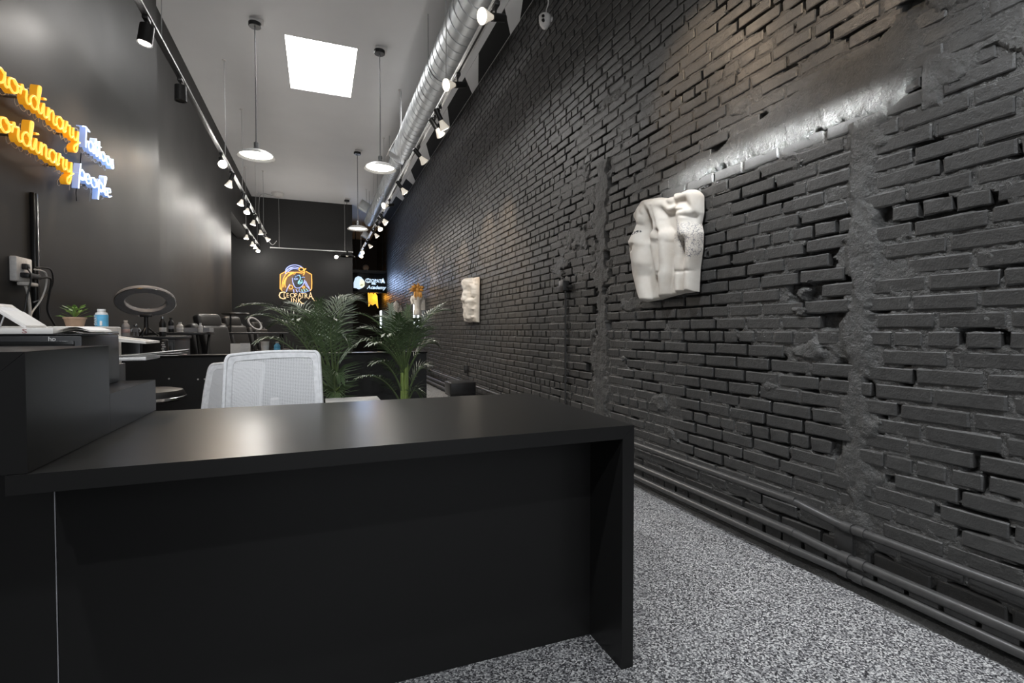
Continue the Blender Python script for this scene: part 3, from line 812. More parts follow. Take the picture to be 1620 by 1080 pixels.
# ================================================================== NEON SCRIPT ON THE LEFT WALL
GL = {
 'a': ([[(.78, .8), (.42, 1), (.05, .62), (.1, .1), (.45, 0), (.72, .42), (.8, .98), (.76, .2), (.92, 0), (1.12, .25)]], 1.05),
 'o': ([[(.5, 1), (.12, .8), (.06, .3), (.4, 0), (.76, .3), (.7, .8), (.46, 1), (.62, .74), (1.0, .8)]], 0.98),
 'r': ([[(0, .3), (.2, 1.08), (.3, .85), (.6, .92), (.54, .3), (.7, 0), (.95, .25)]], 0.9),
 'd': ([[(.7, .8), (.4, 1), (.05, .6), (.1, .1), (.45, 0), (.7, .4), (1.02, 1.8), (1.0, 2.1), (.84, 1.9), (.74, .9), (.78, .1), (1.0, .03), (1.15, .3)]], 1.1),
 'i': ([[(0, .3), (.25, 1), (.22, .2), (.4, 0), (.65, .3)], [(.28, 1.40), (.38, 1.48), (.46, 1.46)]], 0.6),
 'n': ([[(0, .3), (.15, 1), (.15, 0), (.2, .6), (.5, 1), (.66, .8), (.62, .15), (.8, 0), (1.0, .25)]], 0.95),
 'y': ([[(0, .4), (.12, 1), (.1, .3), (.35, .05), (.6, .4), (.74, 1), (.62, -.3), (.4, -.95), (.14, -.9), (.25, -.5), (.95, .15)]], 0.95),
 'E': ([[(.8, 1.8), (.4, 2), (.15, 1.6), (.5, 1.1), (.1, .7), (.1, .15), (.5, 0), (.9, .3)]], 0.9),
 'x': ([[(0, 1), (.3, .8), (.5, .1), (.8, .1)], [(.8, .95), (.1, 0)]], 0.85),
 'T': ([[(-.15, 1.85), (.4, 2.05), (1.05, 1.9)], [(.5, 1.98), (.38, 1), (.34, 0)]], 0.8),
 't': ([[(.0, .3), (.35, 1.75), (.25, .2), (.45, 0), (.65, .3)], [(.0, 1.15), (.65, 1.3)]], 0.62),
 's': ([[(0, .2), (.42, 1.05), (.46, .6), (.55, .2), (.3, -.05), (.02, .12)]], 0.62),
 'p': ([[(0, .3), (.22, 1.15), (.02, -.95)], [(.12, .5), (.4, 1), (.7, .7), (.6, .15), (.3, 0), (.12, .2), (.85, .2)]], 0.8),
 'P': ([[(.30, 1.5), (.14, .5), (-.02, -1.0)], [(.12, .5), (.42, 1), (.74, .7), (.62, .15), (.32, 0), (.14, .2), (.88, .2)]], 0.85),
 'e': ([[(0, .35), (.5, .6), (.45, .95), (.2, .9), (.05, .4), (.25, 0), (.65, .25)]], 0.65),
 'l': ([[(0, .3), (.45, 1.7), (.35, 2.0), (.2, 1.6), (.2, .2), (.4, 0), (.6, .3)]], 0.55),
}
def rect_sweep(mb, pts, nrm, w, d):
    """ribbon of width w standing d deep along nrm"""
    pts = [Vector(p) for p in pts]; nrm = Vector(nrm); N = len(pts); vs = []; fs = []
    for i, p_ in enumerate(pts):
        t = (pts[min(i + 1, N - 1)] - pts[max(i - 1, 0)]).normalized(); s = t.cross(nrm).normalized() * (w / 2)
        vs += [p_ - s, p_ + s, p_ + s + nrm * d, p_ - s + nrm * d]
    for i in range(N - 1):
        for k in range(4): fs.append((i * 4 + k, i * 4 + (k + 1) % 4, i * 4 + 4 + (k + 1) % 4, i * 4 + 4 + k))
    fs += [(0, 1, 2, 3), tuple((N - 1) * 4 + k for k in (3, 2, 1, 0))]
    mb.add(vs, fs)
def neon_word(txt, y0, zb, sx, sy, m_, core, label, skip=0, slope=0.0):
    root = thing('neon_word', label, 'neon sign', (XL, y0, zb), group='cursive neon words on the left wall')
    x = 0.0; thick = 0.0115 if 'yellow' in m_ else 0.0070
    for ch in txt:
        strokes, wd = GL[ch]
        body = MB(); edge = MB(); cmb = MB()
        for st in strokes:
            P = catmull([((0.052, (x + a) * sx, b * sy + slope * (x + a) * sx)) for a, b in st], 7)
            rect_sweep(body, P, (1, 0, 0), thick, 0.030)
            cmb.tube([p_ + Vector((0.033, 0, 0)) for p_ in P], thick * 0.42, 6)
            edge.tube([p_ + Vector((-0.012, 0.0, -0.016)) for p_ in P], 0.0016, 4)
        lt = body.build('letter', m_, root)
        cmb.build('tube_core', core, lt)
        edge.build('acrylic_edge', 'clear_edge', lt)
        x += wd
    W_ = x * sx
    # clear stand-off pins and supply lead
    for t in (0.1, 0.5, 0.92):
        MB().cyl((0.001, W_ * t, 0.02 + slope * W_ * t), (0.05, W_ * t, 0.02 + slope * W_ * t), 0.006, n=10).build('standoff', 'steel', root)
    lead = catmull([(0.012, W_ * 0.35, 0), (0.006, W_ * 0.36, -0.05), (0.006, W_ * 0.37, -0.10)], 5)
    MB().tube(lead, 0.003, 6).build('lead', 'black_plastic', root)
    return root
ex_w = sum(GL[c_][1] for c_ in 'Extra') * 0.1035
neon_word('Extraordinary', 2.99 - ex_w * .957, 2.135, 0.099, 0.065, 'neon_yellow', 'neon_yellow_core', 'upper yellow cursive neon word on the left wall')
neon_word('Tattoos', 3.78, 2.145, 0.084, 0.061, 'neon_blue', 'neon_blue_core', 'upper white blue cursive neon word ending the top line')
neon_word('Extraordinary', 2.925 - ex_w * .957, 1.925, 0.0965, 0.065, 'neon_yellow', 'neon_yellow_core', 'lower yellow cursive neon word on the left wall')
neon_word('People'.replace('P', 'P'), 3.70, 1.93, 0.112, 0.062, 'neon_blue', 'neon_blue_core', 'lower white blue cursive neon word ending the bottom line')
for nm, lc, col, pw in (('neon_glow_yellow', (XL + .16, 3.5, 2.1), (1, 0.5, 0.1), 1.6), ('neon_glow_blue', (XL + .16, 4.15, 2.1), (0.5, 0.65, 1.0), 2.2)):
    l = bpy.data.lights.new(nm, 'POINT'); l.energy = pw * 0.6; l.color = col; l.shadow_soft_size = 0.12
    lo = bpy.data.objects.new(nm, l); COL.objects.link(lo); lo.location = lc
# black cable cover below the words
cc = thing('cable_cover', 'black vertical cable cover on the left wall below the neon', 'trim', (XL, 3.372, 0.99))
MB().b2((0.0, -0.021, 0.0), (0.02, 0.021, 0.76), 0.003).build('cover', 'black_gloss', cc)
MB().b2((0.02, -0.004, 0.0), (0.023, 0.004, 0.76)).build('ridge', 'black_plastic', cc)

# ================================================================== NEON PORTRAIT ON THE BACK WALL
lg = thing('neon_portrait', 'neon portrait of a woman in a striped headdress over lettering', 'neon sign', (-0.52, YB, 2.15))
def LP(x, y, d=0.05):   # crop pixels (430..620 x 400..500 at 8.526x) -> local wall plane
    px = 430 + x / 8.526; py = 400 + y / 8.526
    r_ = CF * FPX + CR * (px - 810) - CU * (py - 540); t = (YB - d) / r_.y
    return Vector((r_.x * t + 0.52, -d, 1.03 + r_.z * t - 2.15))
def neon_line(par, name, pts, m_, r=0.011, closed=False, sm_=True, d=0.05):
    P = [LP(*q, d) for q in pts]
    if sm_: P = catmull(P, 6, closed)
    return MB().tube(P, r, 8, closed=closed).build(name, m_, par)
hexa = [(115, 290), (190, 245), (330, 235), (460, 245), (535, 290), (540, 470), (515, 510), (330, 530), (140, 505), (115, 480)]
pl = [LP(*q, 0.012) for q in hexa]
mbp = MB(); n = len(pl); mbp.add(pl + [q + Vector((0, 0.008, 0)) for q in pl], [tuple(range(n)), tuple(reversed(range(n, 2 * n)))] + [(i, (i + 1) % n, n + (i + 1) % n, n + i) for i in range(n)])
mbp.build('backing_panel', 'amber_acrylic', lg)
fc = [LP(x, y, 0.022) for x, y in [(285, 340), (300, 290), (345, 275), (395, 290), (425, 330), (430, 400), (400, 455), (360, 475), (320, 460), (290, 420)]]
n = len(fc); MB().add(fc + [q + Vector((0, 0.006, 0)) for q in fc], [tuple(range(n)), tuple(reversed(range(n, 2 * n)))] + [(i, (i + 1) % n, n + (i + 1) % n, n + i) for i in range(n)]).build('face_panel', 'dark_acrylic', lg)
neon_line(lg, 'frame_tube', [(190, 250), (115, 288), (112, 480), (140, 510)], 'neon_amber', 0.012, sm_=False)
neon_line(lg, 'frame_tube', [(460, 248), (536, 290), (540, 400), (538, 480), (515, 512)], 'neon_amber', 0.012, sm_=False)
for pts in ([(185, 280), (195, 215), (250, 172), (330, 163), (395, 185), (412, 205)], [(205, 235), (250, 200), (310, 190), (365, 200)], [(215, 255), (260, 222), (310, 212), (355, 218)], [(190, 255), (230, 215), (280, 200)]):
    neon_line(lg, 'headdress_tube', pts, 'neon_lilac', 0.012)
for k in range(7):
    t = k / 6
    neon_line(lg, 'wing_tube', [(300 - 10 * t, 262 + 10 * t), (215 - 5 * t + 20 * (1 - t) - 30 * t, 290 + 60 * t), (150 + 25 * t * (1 - t), 400 + 75 * t) if k % 2 else (165 + 20 * t, 380 + 85 * t)], 'neon_amber', 0.011)
neon_line(lg, 'wing_tube', [(300, 262), (210, 270), (160, 340), (140, 430), (130, 490)], 'neon_amber', 0.012)
neon_line(lg, 'serpent_tube', [(365, 215), (385, 200), (420, 205), (430, 230), (410, 245), (375, 240), (365, 215)], 'neon_amber', 0.012)
neon_line(lg, 'serpent_tube', [(425, 225), (460, 212), (440, 235), (440, 270), (425, 300)], 'neon_amber', 0.012)
neon_line(lg, 'brow_band_tube', [(290, 268), (340, 262), (400, 270), (440, 262)], 'neon_amber', 0.012)
for pts, mm in (([(278, 335), (285, 400), (320, 465), (375, 468), (420, 430), (445, 360)], 'neon_lilac'), ([(300, 350), (320, 338), (350, 350), (318, 360), (300, 350)], 'neon_blue'),
                ([(315, 320), (350, 305), (375, 300)], 'neon_blue'), ([(400, 335), (425, 325), (445, 335)], 'neon_blue'), ([(375, 300), (385, 350), (355, 395), (385, 385)], 'neon_teal'),
                ([(350, 405), (375, 395), (405, 400), (375, 418), (350, 405)], 'neon_teal'), ([(405, 360), (410, 400)], 'neon_teal'), ([(440, 380), (465, 440), (520, 495)], 'neon_lilac'),
                ([(455, 380), (480, 430), (505, 470)], 'neon_lilac'), ([(245, 420), (210, 480), (195, 525)], 'neon_lilac'), ([(375, 480), (370, 520), (440, 530), (520, 505)], 'neon_blue'),
                ([(400, 490), (415, 525)], 'neon_teal'), ([(430, 485), (450, 520)], 'neon_teal'), ([(460, 480), (485, 510)], 'neon_teal'), ([(290, 490), (300, 535)], 'neon_lilac'), ([(325, 490), (345, 530)], 'neon_lilac')):
    neon_line(lg, 'face_tube' , pts, mm, 0.010)
for cx_, cy_, rr in ((257, 462, 24), (302, 275, 12), (430, 462, 13)):
    neon_line(lg, 'earring_tube', [(cx_ + rr * math.cos(t), cy_ + rr * 1.05 * math.sin(t)) for t in np.linspace(0, 2 * PI, 13)[:-1]], 'neon_amber', 0.009, closed=True)
def logo_text(par, name, s, x, y, h, m_, sx=1.0, d=0.05):
    a = LP(x, y, d); hh = (LP(x, y - h, d) - a).length
    o_ = text_mb(s, hh / 0.69, (sx, 0, 0), (0, 0, 1), (0, -1, 0), a, 0.02).build(name, m_, par, fix=False)
    return o_
def lp_slope(s, x, y, h, m_, sx=1.0): logo_text(lg, 'letter', s, x, y, h, m_, sx)
xs = [(150, 'l', 55), (178, 'e', 58), (228, 'o', 64), (290, 'p', 58), (345, 'a', 60), (390, 't', 62), (430, 'r', 60)]
lp_slope('C', 85, 622, 105, 'neon_cream', 0.95)
for (x, y, s_, h, w_) in ((158, 600, 'L', 62, .62), (196, 600, 'E', 62, .72), (240, 600, 'O', 62, .95), (306, 600, 'P', 60, .80), (352, 602, 'A', 64, .75), (392, 606, 'T', 66, .75), (438, 610, 'R', 66, .78), (492, 622, 'A', 92, .68)):
    lp_slope(s_, x, y, h, 'neon_cream', w_)
for (x, y, s_, h, w_) in ((256, 664, 'I', 56, .9), (284, 664, 'N', 56, .85), (345, 672, 'K', 66, .95)): lp_slope(s_, x, y, h, 'neon_cream', w_)
neon_line(lg, 'swash', [(555, 610), (575, 640), (600, 648)], 'neon_cream', 0.011)
neon_line(lg, 'swash', [(375, 650), (405, 678), (440, 680)], 'neon_cream', 0.011)
neon_line(lg, 'supply_lead', [(130, 640), (131, 800)], 'black_plastic', 0.006, sm_=False, d=0.01)

# ================================================================== LIT BOX SIGN IN THE REAR PASSAGE
YS = 16.0
bs = thing('box_sign', 'hanging black box sign with white glowing logo and lettering', 'sign', (1.48, YS, 2.19))
MB().b2((-0.535, 0.0, 0.02), (0.505, 0.12, 0.60), 0.008).build('sign_case', 'black_gloss', bs)
for lo, hi in (((-0.55, -0.02, 0.0), (0.515, 0.13, 0.03)), ((-0.55, -0.02, 0.59), (0.515, 0.13, 0.62)), ((-0.55, -0.02, 0.0), (-0.53, 0.13, 0.62)), ((0.495, -0.02, 0.0), (0.515, 0.13, 0.62))):
    MB().b2(lo, hi, 0.004).build('case_frame', 'black_metal', bs)
for x in (-0.4, 0.4): MB().cyl((x, 0.06, 0.60), (x, 0.06, HC - 2.19 - .001), 0.012, n=10).build('hanger_rod', 'black_metal', bs)
def SPt(x, y, d=0.012):
    px = 430 + x / 8.526; py = 400 + y / 8.526
    r_ = CF * FPX + CR * (px - 810) - CU * (py - 540); t = (YS - d) / r_.y
    return Vector((r_.x * t - 1.48, -d, 1.03 + r_.z * t - 2.19))
def flat(par, name, pts, m_, d=0.012):
    P = [SPt(x, y, d) for x, y in pts]; n = len(P)
    return MB().add(P + [q + Vector((0, d - 0.001, 0)) for q in P], [tuple(range(n)), tuple(reversed(range(n, 2 * n)))] + [(i, (i + 1) % n, n + (i + 1) % n, n + i) for i in range(n)]).build(name, m_, par)
em = flat(bs, 'emblem', [(1105, 400), (1125, 335), (1165, 312), (1205, 325), (1235, 360), (1252, 385), (1250, 445), (1225, 470), (1175, 490), (1140, 475), (1105, 470)], 'screen_white')
flat(em, 'emblem_face', [(1200, 350), (1225, 362), (1252, 388), (1249, 440), (1225, 465), (1200, 470), (1185, 420)], 'screen_lemon', 0.016)
for q in ([(1195, 430), (1205, 425), (1200, 445), (1192, 445)], [(1212, 415), (1224, 430), (1216, 445), (1208, 440)], [(1228, 410), (1236, 430), (1230, 432)]):
    flat(em, 'emblem_mark', q, 'ink_dark', 0.020)
def s_text(s, x, y, h, sx, shear=0.0):
    a = SPt(x, y, 0.002); hh = (SPt(x, y - h) - SPt(x, y)).length
    return text_mb(s, hh / 0.69, (sx, 0, 0), (0, 0, 1), (0, -1, 0), a, 0.012, shear=shear, offset=0.004).build('sign_lettering', 'screen_white', bs, fix=False)
s_text('C', 1258, 400, 58, 1.0); s_text('LEOPATR', 1290, 395, 44, 0.80); s_text('A', 1475, 405, 62, 0.82); s_text('INK', 1345, 425, 26, 0.9)
s_text('Academy', 1285, 482, 44, 1.02, 0.25)
l = bpy.data.lights.new('sign_glow', 'AREA'); l.shape = 'RECTANGLE'; l.size = 0.9; l.size_y = 0.4; l.energy = 16; l.color = (0.45, 0.62, 1.0)
lo = bpy.data.objects.new('sign_glow', l); COL.objects.link(lo); lo.parent = bs; lo.location = (0.0, -0.06, 0.3); lo.rotation_euler = Vector((0.45, -1, 0)).to_track_quat('-Z', 'Y').to_euler()
# orange neon figure and white light tube in the passage behind the sign
nz = thing('orange_neon_figure', 'small orange glowing neon figure in the dark passage below the box sign', 'neon sign', (1.965, 17.0, 1.75))
gp = [(0, .05), (-.02, .52), (.05, .46), (.08, .62), (.14, .44), (.20, .52), (.27, .40), (.30, .0), (.22, .16), (.12, .10), (.06, .14)]
gp2 = [(y * 1.6 - .3, z) for y, z in gp]
MB().prism(gp2, (.62, 0, 0), (0, 0, 1), (0, 1, 0), (-0.24, 0, 0), 0.03).build('glowing_shape', 'neon_orange_bright', nz)
MB().tube([(y * .62 - .24, -.04, z) for y, z in gp2], 0.008, 6, closed=True).build('outline_tube', 'neon_yellow_core', nz)
MB().b2((-0.42, -0.02, 0.60), (0.0, 0.04, 0.63), 0.004).build('top_bar', 'gold_paint', nz)
l = bpy.data.lights.new('orange_glow', 'POINT'); l.energy = 7; l.color = (1, 0.45, 0.06); l.shadow_soft_size = 0.1
lo = bpy.data.objects.new('orange_glow', l); COL.objects.link(lo); lo.parent = nz; lo.location = (-0.2, 0, 0.35)
def frame_tube(loc_, w_, h_, label):
    root = thing('light_frame', label, 'light', loc_)
    for a, b_ in (((0, -w_ / 2, 0), (0, -w_ / 2, h_)), ((0, w_ / 2, 0), (0, w_ / 2, h_)), ((0, -w_ / 2, h_), (0, w_ / 2, h_)), ((0, -w_ / 2, 0), (0, w_ / 2, 0))):
        MB().cyl(a, b_, 0.017, n=10).build('light_tube', 'tube_white', root)
    MB().b2((0.018, -w_ / 2 - .02, -0.02), (0.04, w_ / 2 + .02, h_ + .02), 0.003).build('backing_board', 'black_plastic', root)
    return root
frame_tube((1.95, 10.72, 1.08), 0.52, 0.50, 'upright white light tube frame on the brick wall beside the gold sculpture')
frame_tube((1.95, 17.2, 1.12), 0.3, 0.55, 'dim white light tube frame deep in the rear passage')

# ================================================================== PLASTER RELIEFS ON THE BRICK WALL
def unX(px, py, X):
    r_ = CF * FPX + CR * (px - 810) - CU * (py - 540); t = X / r_.x
    return r_.y * t, 1.03 + r_.z * t
def relief_mesh(mapping, xl, xr, yt, yb, hf, na, nb, base, back=0.0, blur=1, edge=5.0):
    """front surface: a across, b down; local x = -height; sides run back to the wall"""
    A, B = np.meshgrid(np.linspace(0, 1, na), np.linspace(0, 1, nb), indexing='ij')
    top = np.interp(A, *yt); bot = np.interp(A, *yb)
    Yc = top + (bot - top) * B
    L = np.interp(Yc, *xl); R_ = np.interp(Yc, *xr)
    Xc = L + (R_ - L) * A
    h = hf(Xc, Yc)
    for _ in range(blur):
        q = np.pad(h, 1, mode='edge')
        h = (q[1:-1, 1:-1] * 4 + (q[:-2, 1:-1] + q[2:, 1:-1] + q[1:-1, :-2] + q[1:-1, 2:]) * 2 + q[:-2, :-2] + q[2:, 2:] + q[:-2, 2:] + q[2:, :-2]) / 16
    ed = np.minimum(np.minimum(A, 1 - A) * na, np.minimum(B, 1 - B) * nb)
    te = np.clip(ed / edge, 0, 1); rnd = 0.12 + 0.88 * np.sqrt(1 - (1 - te) ** 2)
    vs = []
    for i in range(na):
        for j in range(nb):
            y_, z_ = mapping(Xc[i, j], Yc[i, j]); vs.append((-(base + h[i, j]) * rnd[i, j], y_, z_))
    fs = []
    for i in range(na - 1):
        for j in range(nb - 1):
            a = i * nb + j; fs.append((a, a + 1, a + nb + 1, a + nb))
    ring = [i * nb for i in range(na)] + [(na - 1) * nb + j for j in range(1, nb)] + [i * nb + nb - 1 for i in range(na - 2, -1, -1)] + [j for j in range(nb - 2, 0, -1)]
    n0 = len(vs)
    for q in ring: vs.append((-back, vs[q][1], vs[q][2]))
    n = len(ring)
    for q in range(n): fs.append((ring[q], ring[(q + 1) % n], n0 + (q + 1) % n, n0 + q))
    fs.append(tuple(n0 + q for q in range(n)))
    return MB().add(vs, fs, True)
def caps_height(caps, k=0.0011, soft=12.0, grooves=()):
    def hf(X, Y):
        tot = np.zeros_like(X)
        for (x0, y0_, r0, x1, y1_, r1) in caps:
            dx, dy = x1 - x0, y1_ - y0_; t = np.clip(((X - x0) * dx + (Y - y0_) * dy) / (dx * dx + dy * dy + 1e-6), 0, 1)
            d = np.hypot(X - x0 - t * dx, Y - y0_ - t * dy); r = r0 + t * (r1 - r0)
            hh = np.sqrt(np.clip(1 - (d / r) ** 2, 0, 1)) * r
            m_ = np.maximum(tot, hh); dd = np.abs(tot - hh)
            both = (tot > 0) & (hh > 0)
            tot = np.where(both, m_ + np.clip(1 - dd / soft, 0, 1) ** 2 * soft * 0.2, m_)
        for (x0, y0_, x1, y1_, w_, dp) in grooves:
            dx, dy = x1 - x0, y1_ - y0_; t = np.clip(((X - x0) * dx + (Y - y0_) * dy) / (dx * dx + dy * dy + 1e-6), 0, 1)
            d = np.hypot(X - x0 - t * dx, Y - y0_ - t * dy)
            tot = tot - dp * np.exp(-(d / w_) ** 2)
        return np.maximum(tot, 0) * k
    return hf
# three-figure relief
m = MATS['plaster'].copy(); m.name = 'tattooed_plaster'; MATS['tattooed_plaster'] = m
oc = coords(m)
src = bsdf(m).inputs['Base Color'].links[0].from_socket
def blob(c_, r_):
    mp = nd(m, 'ShaderNodeVectorMath', operation='SUBTRACT'); mp.inputs[1].default_value = (0, *c_); lk(m, oc, mp.inputs[0])
    dv = nd(m, 'ShaderNodeVectorMath', operation='MULTIPLY'); dv.inputs[1].default_value = (0, 1 / r_[0], 1 / r_[1]); lk(m, mp.outputs[0], dv.inputs[0])
    ln = nd(m, 'ShaderNodeVectorMath', operation='LENGTH'); lk(m, dv.outputs[0], ln.inputs[0])
    return ramp(m, ln.outputs['Value'], [(0.80, (1, 1, 1)), (0.98, (0, 0, 0))])
RO = Vector((1.985, 2.5, 1.18))
def rel(x, y): a = unX(960 + x / 4.5, 260 + y / 4.5, 1.93); return a[0] - RO.y, a[1] - RO.z
vt = nd(m, 'ShaderNodeTexVoronoi', feature='DISTANCE_TO_EDGE'); vt.inputs['Scale'].default_value = 75; lk(m, oc, vt.inputs['Vector'])
nt = noise(m, oc, 55, 5, 0.7)
ink = nd(m, 'ShaderNodeMath', operation='MULTIPLY')
lk(m, ramp(m, vt.outputs['Distance'], [(0.03, (1, 1, 1)), (0.10, (0, 0, 0))]), ink.inputs[0]); lk(m, ramp(m, nt, [(0.42, (0, 0, 0)), (0.56, (1, 1, 1))]), ink.inputs[1])
def mixin(prev, mask, inkv, col, amt):
    mu = nd(m, 'ShaderNodeMath', operation='MULTIPLY'); lk(m, mask, mu.inputs[0]); lk(m, inkv, mu.inputs[1])
    m2 = nd(m, 'ShaderNodeMath', operation='MULTIPLY'); lk(m, mu.outputs[0], m2.inputs[0]); m2.inputs[1].default_value = amt
    mx = nd(m, 'ShaderNodeMix', data_type='RGBA'); lk(m, m2.outputs[0], mx.inputs['Factor']); lk(m, prev, mx.inputs['A']); mx.inputs['B'].default_value = (*col, 1)
    return mx.outputs['Result']
c1 = mixin(src, blob(rel(590, 545), (0.075, 0.115)), ink.outputs[0], (0.07, 0.07, 0.11), 0.95)
c2 = mixin(c1, blob(rel(525, 470), (0.045, 0.07)), ink.outputs[0], (0.07, 0.07, 0.11), 0.9)
wv = noise(m, oc, 110, 2)
c3 = mixin(c2, blob(rel(232, 488), (0.060, 0.013)), ramp(m, wv, [(0.47, (0, 0, 0)), (0.53, (1, 1, 1))]), (0.04, 0.04, 0.05), 1.0)
lk(m, c3, bsdf(m).inputs['Base Color'])
caps = [
 # left figure: raised arm, ribs, waist, hip, thigh, shin
 (262,268,30,200,362,30),(200,362,30,232,420,24),(252,330,46,250,400,46),(250,400,44,240,470,44),(240,470,46,225,560,66),(222,560,62,240,700,58),(240,700,56,228,790,46),(228,790,46,265,1010,34),(185,600,34,205,760,34),(272,560,32,268,700,34),
 # middle figure seen from behind
 (300,285,42,352,285,44),(330,300,50,362,390,44),(362,390,42,372,450,46),(345,500,44,344,520,44),(408,500,50,408,525,50),(334,560,36,346,690,30),(346,690,30,354,790,24),(412,560,48,406,690,42),(406,690,40,402,780,40),(400,780,40,382,1010,28),
 (282,285,26,306,385,20),
 # linked arms
 (362,250,30,432,322,24),(432,322,24,520,290,26),(520,290,26,606,268,24),(300,262,30,365,252,28),
 (428,246,22,432,262,22),(472,212,20,500,235,26),
 # right figure
 (500,240,34,585,212,42),(588,212,42,616,330,22),(535,330,50,565,335,50),(548,350,54,548,410,50),(550,420,52,568,490,58),(596,500,44,600,620,44),(600,620,42,572,750,40),(572,760,38,572,990,36),(520,500,44,512,620,40),(512,620,38,505,750,36),(506,760,34,508,990,32)]
grv = [(338,300,370,460,10,6),(375,470,376,540,8,16),(378,545,374,760,11,8),(182,578,204,612,11,10),(204,612,226,574,11,9),(552,540,540,990,12,15),(308,330,306,480,11,12),(472,380,476,640,16,12),(486,764,600,756,10,5),(358,770,350,850,9,8),(300,500,300,720,14,12),(440,350,560,325,11,9),(205,425,262,434,12,5),(560,366,600,372,10,5),(450,560,455,900,16,12),(240,300,262,360,9,7),(395,400,415,470,10,4)]
def fig_height(X, Y):
    tot=np.zeros_like(X)
    for (x0,y0,r0,x1,y1,r1) in caps:
        dx,dy=x1-x0,y1-y0; t=np.clip(((X-x0)*dx+(Y-y0)*dy)/(dx*dx+dy*dy+1e-6),0,1)
        d=np.hypot(X-x0-t*dx,Y-y0-t*dy); r=r0+t*(r1-r0)
        hh=np.sqrt(np.clip(1-(d/r)**2,0,1))*r
        tot=np.maximum(tot,hh)
    return tot
def fig_groove(tot,X,Y):
    for (x0,y0,x1,y1,w,dp) in grv:
        dx,dy=x1-x0,y1-y0; t=np.clip(((X-x0)*dx+(Y-y0)*dy)/(dx*dx+dy*dy+1e-6),0,1)
        d=np.hypot(X-x0-t*dx,Y-y0-t*dy); tot=tot-dp*np.exp(-(d/w)**2)
    return np.maximum(tot,0)
def fig_blur(h,n,ax=None):
    for _ in range(n):
        for a in ((0,1) if ax is None else (ax,)):
            q=np.pad(h,[(1,1) if k==a else (0,0) for k in range(2)],mode='edge')
            h=(np.take(q,range(0,h.shape[a]),a)+2*h+np.take(q,range(2,h.shape[a]+2),a))/4
    return h
GYr, GXr = np.meshgrid(np.arange(150, 1000, 3.0), np.arange(130, 670, 3.0), indexing='ij')
Hrel = fig_blur(fig_height(GXr, GYr), 10); Hrel = fig_blur(Hrel, 14, 0); Hrel = fig_groove(Hrel, GXr, GYr); Hrel = fig_blur(Hrel, 5)
def hf_rel(X, Y):
    fx = np.clip((X - 130) / 3.0, 0, Hrel.shape[1] - 1.001); fy = np.clip((Y - 150) / 3.0, 0, Hrel.shape[0] - 1.001)
    ix = fx.astype(int); iy = fy.astype(int); u = fx - ix; w_ = fy - iy
    return 0.00135 * (Hrel[iy, ix] * (1 - u) * (1 - w_) + Hrel[iy, ix + 1] * u * (1 - w_) + Hrel[iy + 1, ix] * (1 - u) * w_ + Hrel[iy + 1, ix + 1] * u * w_)
xl = ([170, 240, 320, 350, 420, 480, 530, 590, 700, 800, 900, 980], [235, 232, 200, 178, 184, 190, 165, 150, 160, 178, 205, 242])
xr = ([170, 200, 225, 340, 420, 480, 600, 740, 905, 980], [612, 632, 638, 638, 622, 635, 630, 612, 604, 602])
yt = ([0, .06, .12, .28, .42, .50, .56, .60, .64, .70, .80, .9, .96, 1.0], [262, 244, 238, 230, 236, 222, 214, 194, 206, 190, 172, 172, 182, 215])
yb = ([0, .1, .3, .5, .75, 1.0], [978, 972, 962, 940, 916, 905])
s1 = thing('plaster_relief', 'cream plaster relief of three nude torsos with inked tattoo patches', 'sculpture', RO)
rm = relief_mesh(rel, xl, xr, yt, yb, hf_rel, 160, 220, 0.026, 0.0, 0, 7.0)
rm.build('relief_body', 'tattooed_plaster', s1)
MB().b2((-0.02, -0.2, 0.3), (-0.0, 0.2, 0.34)).build('wall_cleat', 'plaster', s1)

# narrow pale relief further along the wall
def simple_relief(name, label, px0, px1, py0, py1, caps_, mat_, base=0.05, k=0.0011, xl_=None, xr_=None, rough=0.012, n=(40, 80)):
    Yc, Zc = unX((px0 + px1) / 2, py1, 1.93); O_ = Vector((1.985, Yc, Zc))
    root = thing(name, label, 'sculpture', O_)
    def mp_(x, y): a = unX(px0 + (px1 - px0) * x / 300, py0 + (py1 - py0) * y / 1000, 1.93); return a[0] - O_.y, a[1] - O_.z
    ch = caps_height(caps_, k)
    def hf(X, Y): return ch(X, Y) + rough * (fbm(X / 45, Y / 60, 9, 4) - 0.35)
    xl_ = xl_ or ([0, 120, 150, 400, 600, 800, 1000], [10, 0, 40, 35, 10, 0, 5]); xr_ = xr_ or ([0, 500, 1000], [300, 300, 296])
    b_ = relief_mesh(mp_, xl_, xr_, ([0, .15, .4, .7, 1], [30, 18, 12, 8, 0]), ([0, .3, .6, 1], [985, 1000, 990, 1000]), hf, n[0], n[1], base)
    b_.build('relief_body', mat_, root)
    return root
simple_relief('plaster_plaque', 'tall narrow pale plaster plaque of a draped torso on the brick wall', 731, 752.5, 438, 510,
    [(150, 120, 90, 160, 300, 70), (160, 300, 70, 150, 480, 90), (110, 520, 60, 120, 900, 40), (200, 520, 70, 190, 900, 50), (60, 150, 30, 70, 400, 26), (240, 180, 34, 250, 420, 30), (60, 600, 22, 260, 700, 20), (60, 760, 20, 250, 880, 22)], 'plaster', rough=0.03)
